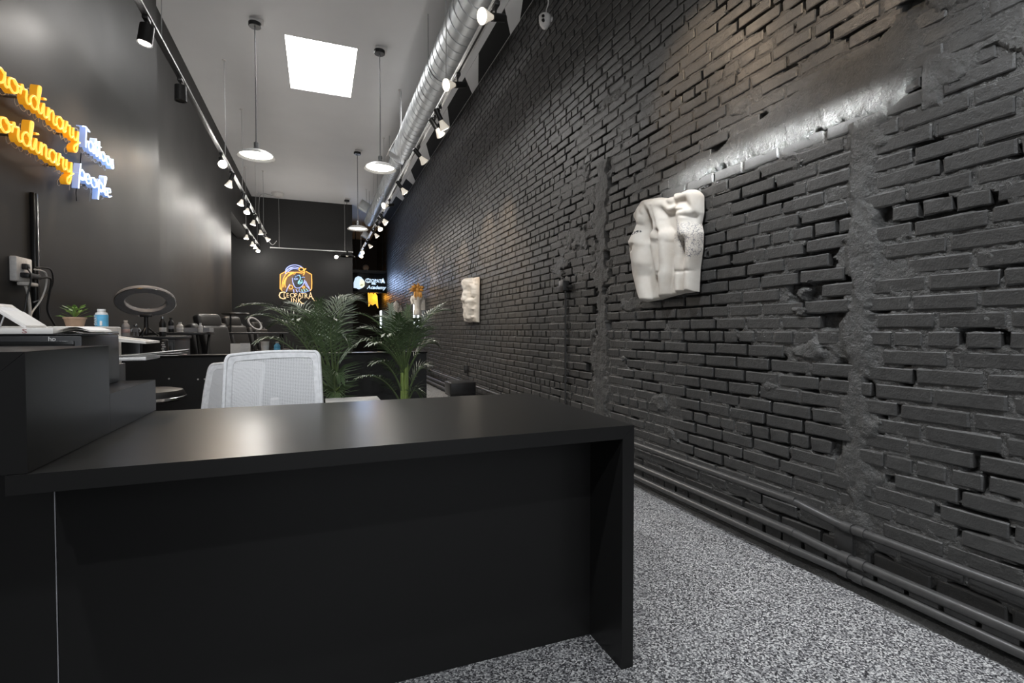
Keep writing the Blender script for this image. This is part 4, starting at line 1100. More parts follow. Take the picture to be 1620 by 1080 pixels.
# gold and white sculpture standing out from the wall
def bust(name, label, loc_, s):
    root = thing(name, label, 'sculpture', loc_)
    MB().lathe([(0, 0), (0.075 * s, 0), (0.085 * s, 0.02), (0.07 * s, 0.10), (0.062 * s, 0.17), (0.080 * s, 0.26), (0.095 * s, 0.34), (0.085 * s, 0.40), (0.045 * s, 0.44), (0.032 * s, 0.47), (0.0, 0.47)], n=24).build('torso', 'plaster', root)
    for q in (-1, 1):
        MB().ell((q * 0.045 * s, -0.055 * s, 0.33), (0.036 * s, 0.034 * s, 0.034), 12, 8).build('bust_form', 'plaster', root)
        MB().tube(catmull([(q * 0.085 * s, 0, 0.37), (q * 0.115 * s, 0, 0.30), (q * 0.10 * s, -0.02, 0.22)], 5), 0.03, 8, rs=[0.032 * s] * 6 + [0.026 * s] * 5).build('arm', 'plaster', root)
    MB().b2((0.02, -0.03, 0.1), (0.145, 0.03, 0.3)).build('wall_bracket', 'plaster', root)
    return root
g3 = bust('gilded_sculpture', 'white sculptured torso topped with a flaring gold headdress', (1.85, 10.0, 1.33), 1.0)
rr = random.Random(4)
hc = Vector((-0.005, -0.01, 0.50))
MB().ell(hc, (0.055, 0.06, 0.075), 18, 12).build('gold_head', 'gold_paint', g3)
for k in range(19):
    t = PI * (-0.12 + 1.24 * k / 18); L = 0.10 + 0.075 * rr.random()
    d_ = Vector((math.cos(t), rr.uniform(-.5, .3), math.sin(t) * 0.9))
    p0 = hc + d_ * 0.035; p1 = hc + d_ * L
    MB().tube([p0, (p0 + p1) / 2 + Vector((0.01, -.02, 0.015)), p1 + Vector((-.012, -.01, 0))], 0.02, 6, rs=[0.026, 0.017, 0.003]).build('gold_flame', 'gold_paint', g3)
for k in range(5):
    x_ = -0.06 + 0.03 * k
    MB().tube([hc + Vector((x_, -.05, -.05)), hc + Vector((x_ * 1.1, -.075, -.12)), hc + Vector((x_, -.07, -.17 - .03 * (k % 2)))], 0.02, 6, rs=[0.022, 0.017, 0.004]).build('gold_drip', 'gold_paint', g3)
bust('plaster_bust', 'slim white plaster torso on the brick wall behind the right palm', (1.86, 13.0, 1.30), 0.95)

# ================================================================== OFFICE CHAIRS
def office_chair(loc_, rotz, label, drop=0.0):
    """faces local -Y (towards the desk); origin on the floor"""
    root = thing('office_chair', label, 'chair', loc_, rotz, 'white mesh office chairs')
    W0, W1, Z0, Z1 = 0.215, 0.198, 0.48 - drop, 0.925 - drop          # half widths bottom/top
    def bp(u, v):                                           # u -1..1, v 0..1 -> curved back surface
        w = W0 + (W1 - W0) * v
        return Vector((u * w, 0.03 - 0.055 * (1 - u * u) * 0 + 0.05 * (u * u) * -1 + 0.06 * (v - .5) ** 2 + 0.05 * v, Z0 + (Z1 - Z0) * v - 0.008 * u * u + 0.006 * u))
    nu, nv = 18, 16; vs = []; fs = []
    for off in (0.0, 0.004):
        for i in range(nu + 1):
            for j in range(nv + 1):
                q = bp(-1 + 2 * i / nu, j / nv); vs.append(q + Vector((0, off, 0)))
    n1 = (nu + 1) * (nv + 1)
    for i in range(nu):
        for j in range(nv):
            a = i * (nv + 1) + j; fs.append((a, a + nv + 1, a + nv + 2, a + 1))
    bk = MB().add(vs[:n1], fs, True).build('backrest_mesh', 'chair_mesh', root, fix=False)
    # rim with rounded corners
    cr = 0.085; loop = []
    for (cu, cv, a0) in ((1 - cr, 1 - cr * .8, 0), (-1 + cr, 1 - cr * .8, 90), (-1 + cr, cr * .8, 180), (1 - cr, cr * .8, 270)):
        for k in range(6):
            t = math.radians(a0 + 90 * k / 5); loop.append((cu + cr * math.cos(t), cv + cr * .8 * math.sin(t)))
    # densify the straight runs
    dense = []
    for i in range(len(loop)):
        a, b_ = loop[i], loop[(i + 1) % len(loop)]; k = 8 if abs(a[0] - b_[0]) + abs(a[1] - b_[1]) > 0.5 else 1
        for j in range(k): dense.append((a[0] + (b_[0] - a[0]) * j / k, a[1] + (b_[1] - a[1]) * j / k))
    MB().tube([bp(*q) + Vector((0, 0.002, 0)) for q in dense], 0.0085, 8, closed=True).build('backrest_frame', 'chair_frame', root)
    # solid woven border inside the rim
    vs = []; fs = []; n = len(dense)
    for (u, v) in dense:
        q = bp(u, v); c_ = bp(u * 0.86, 0.5 + (v - .5) * 0.87); vs += [q + Vector((0, -0.004, 0)), c_ + Vector((0, -0.003, 0))]
    for i in range(n): j = (i + 1) % n; fs.append((2 * i, 2 * j, 2 * j + 1, 2 * i + 1))
    MB().add(vs, fs, True).build('woven_border', 'chair_frame', root, fix=False)
    lb = MB(); lb.tube([bp(u, 0.40 - 0.06 * u * u) + Vector((0, 0.03, -0.02)) for u in np.linspace(-.66, .66, 13)], 0.02, 8)
    lb.build('lumbar_support', 'chair_frame', root)
    sp = MB().tube(catmull([(0, 0.09, 0.70 - drop), (0, 0.11, 0.6 - drop), (0, 0.09, 0.5 - drop), (0, 0.0, 0.42 - drop)], 6), 0.02, 8).build('spine', 'chair_frame', root)
    MB().box((0, -0.22, 0.455 - drop), (0.48, 0.46, 0.07), 0.03, seg=4).build('seat_cushion', 'grey_plastic', root)
    MB().box((0, -0.20, 0.41 - drop), (0.24, 0.30, 0.03), 0.008).build('tilt_mechanism', 'black_plastic', root)
    MB().cyl((0, -0.2, 0.10), (0, -0.2, 0.40 - drop), 0.025, n=16).build('gas_lift', 'chrome', root)
    for k in range(5):
        t = 2 * PI * k / 5 + 0.3; e = Vector((math.cos(t) * 0.29, -0.2 + math.sin(t) * 0.29, 0.075))
        lg_ = MB().tube([(0, -0.2, 0.115), e], 0.016, 8, rs=[0.024, 0.014]).build('base_leg', 'chair_frame', root)
        MB().cyl(e + Vector((-.02 * math.sin(t), .02 * math.cos(t), -0.045)), e + Vector((.02 * math.sin(t), -.02 * math.cos(t), -0.045)), 0.029, n=14).build('caster', 'black_plastic', lg_)
    return root
office_chair((-0.195, 2.56, 0), 0.05, 'nearer white mesh office chair square behind the desk')
office_chair((-0.45, 3.05, 0), -0.72, 'farther white mesh office chair turned sideways at the left', 0.075)

# black round stool with a shiny top
rs_ = thing('rolling_stool', 'round black stool beside the white mesh chairs', 'stool', (-0.95, 3.60, 0))
MB().lathe([(0, 0.60), (0.15, 0.60), (0.175, 0.615), (0.18, 0.635), (0.165, 0.665), (0.12, 0.675), (0, 0.678)], n=32).build('seat', 'black_leather', rs_)
MB().lathe([(0.178, 0.610), (0.184, 0.614), (0.184, 0.626), (0.178, 0.630)], n=32).build('chrome_band', 'chrome', rs_)
MB().cyl((0, 0, 0.09), (0, 0, 0.6), 0.022, n=14).build('column', 'chrome', rs_)
for k in range(5):
    t = 2 * PI * k / 5; e = Vector((math.cos(t) * 0.22, math.sin(t) * 0.22, 0.065))
    q = MB().tube([(0, 0, 0.1), e], 0.014, 8).build('base_leg', 'black_metal', rs_)
    MB().cyl(e + Vector((-.015 * math.sin(t), .015 * math.cos(t), -0.04)), e + Vector((.015 * math.sin(t), -.015 * math.cos(t), -0.04)), 0.025, n=12).build('caster', 'black_plastic', q)

# white drawer unit behind the desk
dw = thing('drawer_unit', 'low white topped unit behind the desk between the palms', 'cabinet', (0.21, 3.10, 0))
MB().b2((-0.165, -0.15, 0.0), (0.125, 0.15, 0.588), 0.003).build('carcass', 'grey_plastic', dw)
MB().b2((-0.175, -0.16, 0.588), (0.135, 0.16, 0.612), 0.004).build('top', 'white_plastic', dw)
for k in range(3):
    q = MB().b2((-0.155, -0.165, 0.03 + 0.19 * k), (0.115, -0.15, 0.21 + 0.19 * k), 0.003).build('drawer_front', 'white_plastic', dw)
    MB().b2((-0.07, -0.178, 0.125 + 0.19 * k), (0.03, -0.165, 0.135 + 0.19 * k), 0.002).build('handle', 'steel', q)

# black padded stool by the brick wall
ps = thing('padded_stool', 'black padded box stool standing against the brick wall', 'stool', (1.715, 6.30, 0))
MB().box((0, 0, 0.285), (0.345, 0.30, 0.165), 0.022, seg=3).build('cushion', 'black_plastic', ps)
MB().b2((-0.165, -0.14, 0.19), (0.165, 0.14, 0.205)).build('base_board', 'black_metal', ps)
for sx_ in (-1, 1):
    for sy_ in (-1, 1): MB().cyl((sx_ * 0.12, sy_ * 0.11, 0), (sx_ * 0.12, sy_ * 0.11, 0.19), 0.014, 0.018, n=12).build('leg', 'steel', ps)

# ================================================================== PALMS
def frond(mb, rmb, base, ctrl, tip, nl, ll, width, seed, droop=0.35, start=0.25):
    r = random.Random(seed)
    B, Cc, Tp = Vector(base), Vector(ctrl), Vector(tip)
    N = 22; P = [B * (1 - t) ** 2 + Cc * (2 * t * (1 - t)) + Tp * t * t for t in [i / N for i in range(N + 1)]]
    rmb.tube(P, 0.004, 5, rs=[0.0075 * (1 - 0.85 * i / N) for i in range(N + 1)])
    for k in range(nl):
        t = start + (1 - start) * k / (nl - 1)
        p_ = B * (1 - t) ** 2 + Cc * (2 * t * (1 - t)) + Tp * t * t
        d = (2 * (1 - t) * (Cc - B) + 2 * t * (Tp - Cc)).normalized()
        side = d.cross(Vector((0, 0, 1)));
        if side.length < 0.2: side = d.cross(Vector((0, 1, 0)))
        side.normalize(); upv = side.cross(d).normalized()
        s_ = (t - start) / (1 - start)
        prof = (0.55 + 0.45 * math.sin(PI * min(1, s_ * 1.15 + 0.18))) * (1 - 0.45 * s_ ** 3)
        for sg in (-1, 1):
            L = ll * prof * r.uniform(0.88, 1.08)
            dir_ = (side * sg * (0.85 - 0.45 * s_) + d * (0.55 + 0.5 * s_) + upv * r.uniform(0.12, 0.32)).normalized()
            q1 = p_ + dir_ * (L * 0.45); q2 = p_ + (dir_ + Vector((0, 0, -droop * r.uniform(.7, 1.3)))).normalized() * L
            wv = (dir_.cross(upv)).normalized() * width * r.uniform(.85, 1.1)
            fold = upv * (-width * 0.35)
            vs = [p_ - wv * .25, p_ + fold * .2, p_ + wv * .25, q1 - wv, q1 + fold, q1 + wv, q2]
            mb.add(vs, [(0, 1, 4, 3), (1, 2, 5, 4), (3, 4, 6), (4, 5, 6)], True)
def unY(px, py, Y):
    r_ = CF * FPX + CR * (px - 810) - CU * (py - 540); t = Y / r_.y
    return Vector((r_.x * t, Y, 1.03 + r_.z * t))
def palm(loc_, label, fronds, stem_h, pot_h=0.30):
    root = thing('potted_palm', label, 'palm', loc_, group='areca palms in black pots'); O_ = Vector(loc_)
    MB().lathe([(0, 0), (0.11, 0), (0.115, 0.01), (0.14, pot_h - 0.02), (0.15, pot_h - .015), (0.15, pot_h), (0.135, pot_h), (0.13, pot_h - 0.03), (0.0, pot_h - 0.03)], n=28).build('pot', 'pot_black', root)
    MB().lathe([(0.0, pot_h - 0.018), (0.07, pot_h - 0.022), (0.13, pot_h - 0.028)], n=20).build('soil', 'soil', root)
    for k in range(5):
        t = 2 * PI * k / 5
        MB().tube([(0.022 * math.cos(t), 0.022 * math.sin(t), pot_h - 0.04), (0.016 * math.cos(t), 0.016 * math.sin(t), stem_h * .7), (0.02 * math.cos(t), 0.02 * math.sin(t), stem_h)], 0.012, 7, rs=[0.015, 0.013, 0.009]).build('cane', 'leaf_stem', root)
    for i, (tx, ty, tY, cx_, cy_, cY, ll, m_, z0) in enumerate(fronds):
        tip = unY(tx, ty, tY) - O_; ctrl = unY(cx_, cy_, cY) - O_
        d_ = Vector((tip.x, tip.y, 0)); d_ = d_.normalized() if d_.length > 0.01 else Vector((1, 0, 0))
        base = d_ * 0.015 + Vector((0, 0, z0))
        mb = MB(); rm_ = MB(); frond(mb, rm_, base, ctrl, tip, 21, ll, 0.0050, i * 13 + int(tx), 0.30)
        fo = mb.build('frond', m_, root, fix=False)
        rm_.build('rachis', 'leaf_rachis', fo)
    return root
D, SG = 'leaf_dark', 'leaf_sage'
# each frond: tip and arch point as seen from the camera with their distances along the room
palm((0.10, 3.45, 0), 'left potted palm spreading behind the mesh chairs', [
    (384, 484, 3.35, 462, 462, 3.40, 0.20, D, 0.62), (398, 500, 3.20, 460, 482, 3.30, 0.16, SG, 0.62), (408, 540, 3.15, 448, 512, 3.25, 0.15, SG, 0.60),
    (470, 500, 3.70, 500, 470, 3.60, 0.22, D, 0.66), (578, 478, 3.60, 515, 452, 3.55, 0.22, SG, 0.68), (548, 468, 3.75, 508, 478, 3.60, 0.22, SG, 0.68),
    (470, 505, 3.10, 488, 500, 3.30, 0.20, D, 0.62), (505, 478, 3.25, 500, 520, 3.40, 0.21, D, 0.64), (532, 505, 3.15, 515, 500, 3.30, 0.18, D, 0.64),
    (552, 545, 3.30, 535, 505, 3.35, 0.15, D, 0.62), (430, 515, 3.55, 470, 488, 3.50, 0.20, D, 0.62), (538, 600, 3.30, 525, 560, 3.40, 0.20, D, 0.45), (530, 640, 3.25, 530, 585, 3.35, 0.18, D, 0.40),
    (415, 492, 3.75, 470, 470, 3.60, 0.2, D, 0.64), (455, 480, 3.9, 490, 470, 3.7, 0.2, SG, 0.66)], 0.66)
palm((0.545, 3.45, 0), 'right potted palm at the free end of the low partition', [
    (541, 568, 3.25, 585, 500, 3.35, 0.15, SG, 0.76), (533, 497, 3.45, 605, 478, 3.45, 0.09, D, 0.78), (618, 484, 3.60, 622, 520, 3.50, 0.15, SG, 0.80), (646, 486, 3.75, 640, 520, 3.60, 0.16, D, 0.80),
    (716, 492, 3.40, 668, 478, 3.40, 0.15, SG, 0.80), (702, 480, 3.65, 665, 498, 3.55, 0.14, D, 0.80), (568, 520, 3.50, 605, 512, 3.45, 0.17, SG, 0.78), (660, 505, 3.10, 650, 520, 3.30, 0.20, D, 0.76),
    (612, 530, 3.10, 625, 520, 3.30, 0.20, D, 0.76), (668, 520, 3.20, 660, 520, 3.35, 0.19, D, 0.76), (566, 598, 3.15, 608, 580, 3.30, 0.11, D, 0.50), (590, 575, 3.30, 615, 560, 3.40, 0.15, D, 0.60),
    (690, 545, 3.45, 668, 530, 3.45, 0.16, D, 0.72), (676, 585, 3.45, 660, 570, 3.45, 0.17, D, 0.55), (630, 498, 3.20, 634, 525, 3.35, 0.19, D, 0.78), (600, 500, 3.75, 622, 500, 3.60, 0.16, D, 0.78), (668, 640, 3.40, 655, 590, 3.40, 0.15, D, 0.48), (585, 545, 3.10, 612, 530, 3.25, 0.15, D, 0.74)], 0.80)

# ================================================================== THINGS ON AND BEHIND THE LEFT COUNTER
ZS = 0.853   # lower shelf behind the raised counter
# black printer
bp_ = thing('black_printer', 'black flat inkjet printer on the shelf behind the tall counter', 'printer', (-0.86, 1.915, ZS))
MB().b2((-0.22, -0.12, 0.0), (0.222, 0.17, 0.162), 0.006).build('printer_body', 'black_plastic', bp_)
MB().b2((-0.22, -0.1205, 0.162), (0.222, 0.17, 0.166), 0.001).build('scanner_lid', 'black_gloss', bp_)
MB().b2((-0.02, -0.126, 0.128), (0.205, -0.115, 0.146), 0.002).build('output_slot', 'black_gloss', bp_)
MB().b2((0.02, -0.17, 0.120), (0.20, -0.11, 0.126), 0.002).build('paper_tray', 'grey_plastic', bp_)
text_mb('hp', 0.018, (1, 0, 0), (0, 0, 1), (0, -1, 0), (0.145, -0.1205, 0.146), 0.0012).build('maker_logo', 'white_plastic', bp_, fix=False)
# book-like white box on it
wb = thing('white_box', 'flat white printed box lying on the black printer', 'box', (-0.86, 1.90, ZS + 0.1665))
MB().b2((-0.22, -0.10, 0.0), (0.155, 0.13, 0.016), 0.001).build('carton', 'paper', wb)
text_mb('tattooproducts.com', 0.011, (1, 0, 0), (0, 0, 1), (0, -1, 0), (-0.085, -0.1002, 0.0045), 0.0006).build('printed_text', 'ink_dark', wb, fix=False)
text_mb('S', 0.017, (1.6, 0, 0), (0, 0, 1), (0, -1, 0), (0.085, -0.1002, 0.002), 0.0006).build('printed_mark', 'red_print', wb, fix=False)
# sheets of paper drooping off the box
pp = thing('loose_papers', 'loose cream paper sheets lying beside the white box', 'paper', (-0.69, 1.90, ZS + 0.1672))
for k in range(3):
    vs = []; fs = []
    for i in range(9):
        for j in range(2):
            x = -0.01 + 0.062 * i / 8 * (1 + .1 * k) ; vs.append((x + (0.01 * k if k < 2 else 0), -0.10 + 0.17 * j + .006 * k, 0.0012 + 0.0035 * k + 0.010 * math.sin(PI * i / 8) * (0.5 + .3 * k)))
    for i in range(8): fs.append((2 * i, 2 * i + 2, 2 * i + 3, 2 * i + 1))
    n = len(vs); vs += [(a, b_, c_ - 0.0008) for a, b_, c_ in vs]; fs += [tuple(n + q for q in reversed(f)) for f in fs]
    MB().add(vs, fs, True).build('sheet', 'paper', pp, fix=False)
# sloping document stand
ds = thing('document_stand', 'white slanted document stand with paper on top of the white box', 'stand', (-0.85, 1.93, ZS + 0.183))
Rt = Matrix.Rotation(math.radians(38), 4, 'Y')
slab = MB().box(Vector((0.012, 0, 0.034)), (0.112, 0.13, 0.005), 0.001, rot=Rt).build('back_board', 'white_plastic', ds)
MB().box(Vector((0.028, -0.005, 0.0275)), (0.070, 0.115, 0.005), 0.001, rot=Rt).build('paper_pad', 'paper', ds)
MB().box(Vector((-0.028, -0.0, 0.066)), (0.014, 0.128, 0.006), 0.001, rot=Rt).build('clip_bar', 'warm_white_plastic', ds)
MB().tube([(-0.028, -0.03, 0.060), (-0.045, -0.03, 0.003)], 0.003, 8).build('prop_leg', 'steel', ds)
MB().tube([(-0.028, 0.03, 0.060), (-0.045, 0.03, 0.003)], 0.003, 8).build('prop_leg', 'steel', ds)

# dark side cabinet carrying the white printer
sd = thing('side_cabinet', 'black side cabinet behind the counter carrying the white printer', 'cabinet', (-1.05, 2.50, 0))
MB().b2((-0.33, -0.36, 0.0), (0.305, 0.0, 0.895), 0.003).build('carcass', 'black_plastic', sd)
for k in range(2): 
    q = MB().b2((-0.31 + .31 * k, -0.368, 0.04), (-0.01 + .31 * k, -0.36, 0.86), 0.002).build('cabinet_door', 'black_plastic', sd)
    MB().b2((-0.05 + .08 * k, -0.378, 0.5), (-0.04 + .08 * k, -0.368, 0.6)).build('handle', 'steel', q)
wp = thing('white_printer', 'white laser printer behind the black printer with an open tray', 'printer', (-0.872, 2.32, 0.895), PI / 2)
MB().b2((-0.13, -0.13, 0.0), (0.13, 0.16, 0.148), 0.005).build('printer_body', 'warm_white_plastic', wp)
MB().b2((-0.09, -0.133, 0.118), (0.09, -0.12, 0.130), 0.001).build('output_slot', 'grey_plastic', wp)
MB().b2((-0.1315, -0.12, 0.096), (-0.1295, 0.15, 0.0975)).build('panel_gap', 'grey_plastic', wp)
MB().prism([(-0.13, .112), (-0.27, .092), (-0.27, .084), (-0.13, .098)], (0, 1, 0), (0, 0, 1), (1, 0, 0), (-0.088, 0, 0), 0.175).build('fold_out_tray', 'warm_white_plastic', wp)
MB().prism([(-0.14, .1125), (-0.25, .0965), (-0.25, .0955), (-0.14, .111)], (0, 1, 0), (0, 0, 1), (1, 0, 0), (-0.025, 0, 0), 0.05).build('tray_tab', 'cream', wp)
MB().b2((-0.09, -0.27, 0.022), (0.09, -0.13, 0.034), 0.002).build('cassette', 'white_plastic', wp)
pr_ = thing('printed_sheets', 'white printed sheets sticking out of the lower printer tray', 'paper', (-0.655, 2.32, 0.9300))
for k in range(3):
    MB().box((0.045 + .008 * k, 0.0, 0.003 + 0.005 * k), (0.21, 0.15, 0.0012), 0, rot=Matrix.Rotation(-0.045 * k, 4, 'Y') @ Matrix.Rotation(.05 * k, 4, 'Z')).build('sheet', 'paper', pr_)
# potted plant and bottles
pl_ = thing('potted_plant', 'small green plant in a tan pot on the white printer', 'plant', (-0.870, 2.39, 1.0435))
MB().lathe([(0, 0), (0.026, 0), (0.0335, 0.030), (0.036, 0.030), (0.036, 0.036), (0.031, 0.036), (0.030, 0.031), (0, 0.031)], n=20).build('pot', 'terracotta', pl_)
rr = random.Random(3)
for k in range(20):
    t = rr.uniform(0, 2 * PI); rad = rr.uniform(0.004, 0.026); h = rr.uniform(0.038, 0.074)
    e = Vector((math.cos(t) * rad, math.sin(t) * rad, h)); s_ = Vector((-math.sin(t), math.cos(t), 0)) * 0.008; u_ = Vector((math.cos(t) * .010, math.sin(t) * .010, 0.005))
    MB().add([Vector((0, 0, .031)), e - s_ * .3, e + s_ * .3, e + u_ - s_, e + u_ + s_, e + u_ * 2.4], [(0, 1, 2), (1, 2, 4, 3), (3, 4, 5)], True).build('leaf', 'leaf_small', pl_, fix=False)
for s_ in (-1, 1):
    MB().add([(0.02 * s_, 0, .034), (0.045 * s_, 0.004, .043), (0.062 * s_, 0, .040), (0.045 * s_, -.004, .040)], [(0, 1, 2, 3)], True).build('long_leaf', 'leaf_small', pl_, fix=False)
wtr = thing('water_carton', 'blue and white bottle with a wide white cap on the printer', 'bottle', (-0.790, 2.40, 1.0435))
MB().lathe([(0, 0), (0.019, 0), (0.0205, 0.003), (0.0205, 0.046), (0.018, 0.054), (0.012, 0.056), (0.0, 0.056)], n=24).build('bottle_body', 'white_plastic', wtr)
MB().lathe([(0.0209, 0.001), (0.0211, 0.002), (0.0211, 0.045), (0.0209, 0.046)], n=24).build('label_wrap', 'blue_label', wtr)
MB().lathe([(0.0125, 0.056), (0.0132, 0.057), (0.0132, 0.067), (0.0125, 0.068), (0, 0.068)], n=20).build('cap', 'white_plastic', wtr)
text_mb('SWAY', 0.014, (0, 0, 1), (-0.8, -0.6, 0), (0.4, -0.9, 0), (-0.008, -0.0205, 0.006), 0.002).build('label_text', 'white_plastic', wtr, fix=False)
MB().b2((0.001, -0.0222, 0.004), (0.008, -0.019, 0.022)).build('label_mark', 'white_plastic', wtr)
def pet_bottle(loc_, label, h=0.20, lab='pink_label', capm='white_plastic', group=None, body='clear_plastic', r=0.030):
    root = thing('bottle', label, 'bottle', loc_, group=group); k = h / 0.20
    MB().lathe([(0, 0), (r * .9, 0), (r, .006 * k), (r * .95, .03 * k), (r, .04 * k), (r, .09 * k), (r * .93, .098 * k), (r, .106 * k), (r * .97, .135 * k), (r * .5, .168 * k), (r * .42, .175 * k), (r * .42, .18 * k)], n=20).build('bottle_body', body, root)
    MB().lathe([(r * 1.01, .045 * k), (r * 1.02, .046 * k), (r * 1.02, .088 * k), (r * 1.01, .089 * k)], n=20).build('label_wrap', lab, root)
    MB().lathe([(0, .2 * k), (r * .48, .2 * k), (r * .5, .197 * k), (r * .5, .178 * k), (r * .42, .177 * k)], n=16).build('cap', capm, root)
    return root
pet_bottle((-1.295, 4.36, 0.985), 'clear water bottle with a white cap right of the white printer', 0.115, r=0.026)

# wall outlet with chargers and cables
ou = thing('wall_outlet', 'white wall outlet plate with plugged in chargers above the counter', 'outlet', (XL, 3.225, 1.27))
MB().b2((0.0, -0.075, 0.0), (0.030, 0.07, 0.122), 0.006).build('plate', 'white_plastic', ou)
MB().b2((0.030, -0.035, 0.062), (0.052, 0.0, 0.090), 0.004).build('plug', 'black_plastic', ou)
MB().b2((0.030, -0.05, 0.020), (0.065, 0.075, 0.045), 0.005).build('charger', 'black_plastic', ou)
MB().b2((0.012, -0.04, -0.018), (0.06, 0.055, 0.0), 0.005).build('adapter_block', 'warm_white_plastic', ou)
for pts, m_, r in (([(.05, .04, .07), (.07, .10, .06), (.06, .13, .0), (.05, .10, -.08), (.05, .0, -.16), (.06, -.05, -.24), (.06, -.06, -.30)], 'white_plastic', .004),
                   ([(.03, .0, -.015), (.04, .0, -.06), (.05, -.01, -.15), (.06, -.04, -.24), (.06, -.06, -.30)], 'warm_white_plastic', .007),
                   ([(.05, -.02, .065), (.07, -.04, .02), (.06, -.06, -.08), (.05, -.07, -.2), (.05, -.07, -.30)], 'black_plastic', .004),
                   ([(.06, .07, .03), (.08, .13, .03), (.06, .16, -.05), (.04, .19, -.14), (.05, .26, -.24), (.05, .28, -.37)], 'black_plastic', .005),
                   ([(.05, .05, .08), (.08, .13, .08), (.07, .17, .0), (.05, .12, -.07), (.04, .04, -.10)], 'black_plastic', .004)):
    MB().tube(catmull(pts, 7), r, 8).build('cable', m_, ou)

# ring light on a stand
RL = Vector((-1.165, 4.34, 0.985))
rl = thing('ring_light', 'large unlit ring light tilted on a small stand by the left wall', 'ring light', RL)
Rr = Matrix.Rotation(math.radians(-8), 4, 'Y') @ Matrix.Rotation(math.radians(-30), 4, 'X')
prof = [(0.125, -0.014), (0.178, -0.014), (0.182, 0.0), (0.178, 0.014), (0.125, 0.014), (0.121, 0.0), (0.125, -0.014)]
vs = []; fs = []; n = 56
ax = Rr @ Vector((0, 0, 1)); cc_ = Vector((0.0, 0, 0.255))
MB().lathe(prof, cc_, n, ax).build('ring_body', 'grey_plastic', rl)
for r_ in (0.120, 0.182): MB().tube([cc_ + (Vector(ax).to_track_quat('Z', 'Y') @ Vector((r_ * math.cos(t), r_ * math.sin(t), -0.014 if r_ > .15 else .014))) for t in np.linspace(0, 2 * PI, 49)[:-1]], 0.0025, 5, closed=True).build('chrome_edge', 'chrome', rl)
MB().cyl((0, 0, 0.02), (0, 0, 0.155), 0.016, 0.012, n=14).build('stem', 'black_plastic', rl)
MB().box((0, 0, 0.15), (0.07, 0.04, 0.02), 0.004).build('bracket', 'black_plastic', rl)
for k in range(3):
    t = 2 * PI * k / 3 + .4; MB().tube([(0, 0, .07), (math.cos(t) * .07, math.sin(t) * .07, 0.004)], .006, 6).build('tripod_leg', 'black_metal', rl)

# ================================================================== TATTOO STATIONS BEHIND THE PARTITION
def cab(loc_, w_, d_, h_, label, doors=2):
    root = thing('work_cabinet', label, 'cabinet', loc_)
    MB().b2((-w_ / 2, -d_ / 2, 0), (w_ / 2, d_ / 2, h_ - .02), 0.003).build('carcass', 'black_plastic', root)
    MB().b2((-w_ / 2 - .01, -d_ / 2 - .01, h_ - .02), (w_ / 2 + .01, d_ / 2 + .01, h_), 0.002).build('worktop', 'black_plastic', root)
    for k in range(doors):
        a = -w_ / 2 + w_ * k / doors
        q = MB().b2((a + .008, -d_ / 2 - .012, 0.05), (a + w_ / doors - .008, -d_ / 2, h_ - .04), 0.004).build('cabinet_door', 'black_gloss', root)
        MB().b2((a + .03, -d_ / 2 - .024, h_ * .6), (a + .04, -d_ / 2 - .012, h_ * .75)).build('handle', 'steel', q)
    return root
cab((-1.17, 4.48, 0), 0.40, 0.46, 0.985, 'black cabinet behind the partition carrying the ring light')
def xtable(loc_, w_, d_, h_, label):
    root = thing('work_table', label, 'table', loc_)
    MB().b2((-w_ / 2, -d_ / 2, h_ - .022), (w_ / 2, d_ / 2, h_), 0.003).build('tabletop', 'black_plastic', root)
    for s_ in (-1, 1):
        for t_ in (-1, 1):
            MB().tube([(s_ * w_ * .42, -t_ * d_ * .42, 0.005), (s_ * w_ * .42, t_ * d_ * .42, h_ - .022)], 0.012, 8).build('trestle_leg', 'black_metal', root)
    MB().tube([(-w_ * .42, 0, h_ * .5), (w_ * .42, 0, h_ * .5)], 0.009, 8).build('cross_bar', 'black_metal', root)
    return root
xtable((-1.16, 5.25, 0), 0.44, 0.6, 1.012, 'tall black work table between the ring light and the first leather chair')
xtable((-0.80, 7.0, 0), 0.86, 0.5, 1.003, 'long black work table behind the first leather chair')
def clutter_bottle(x, y, z, h, label, lab, capm, body='black_plastic', r=0.022): pet_bottle((x, y, z), label, h, lab, capm, 'small bottles on the work tables', body, r)
clutter_bottle(-1.07, 4.36, 0.985, 0.145, 'dark bottle with a white label right of the ring light stand', 'white_plastic', 'steel')
clutter_bottle(-1.19, 5.10, 1.012, 0.125, 'dark squat bottle on the tall work table', 'grey_plastic', 'black_plastic')
clutter_bottle(-1.13, 5.12, 1.012, 0.085, 'little pale jar on the tall work table', 'white_plastic', 'white_plastic', 'warm_white_plastic', 0.026)
clutter_bottle(-0.975, 5.12, 1.012, 0.080, 'small white squeeze bottle next to the first leather chair', 'white_plastic', 'white_plastic', 'white_plastic', 0.018)
def figurine(loc_):
    root = thing('figurine', 'tiny grey toy robot figure under the ring light', 'figurine', loc_)
    MB().b2((-0.016, -0.010, 0.03), (0.016, 0.010, 0.062), 0.004).build('torso', 'grey_plastic', root)
    MB().ell((0, 0, 0.076), (0.013, 0.012, 0.014), 12, 8).build('head', 'steel', root)
    for s_ in (-1, 1):
        MB().tube([(s_ * .009, 0, .032), (s_ * .012, 0, .003)], .006, 8).build('leg', 'grey_plastic', root)
        MB().tube([(s_ * .017, 0, .058), (s_ * .028, 0, .045), (s_ * .026, -.006, .030)], .005, 8).build('arm', 'steel', root)
figurine((-1.205, 4.255, 0.985))
tr = thing('tool_tray', 'low dark tray on the tall work table behind the bottles', 'tray', (-1.02, 5.30, 1.012))
MB().b2((-.10, -.1, 0), (.10, .1, 0.006), .002).build('tray_base', 'grey_plastic', tr)
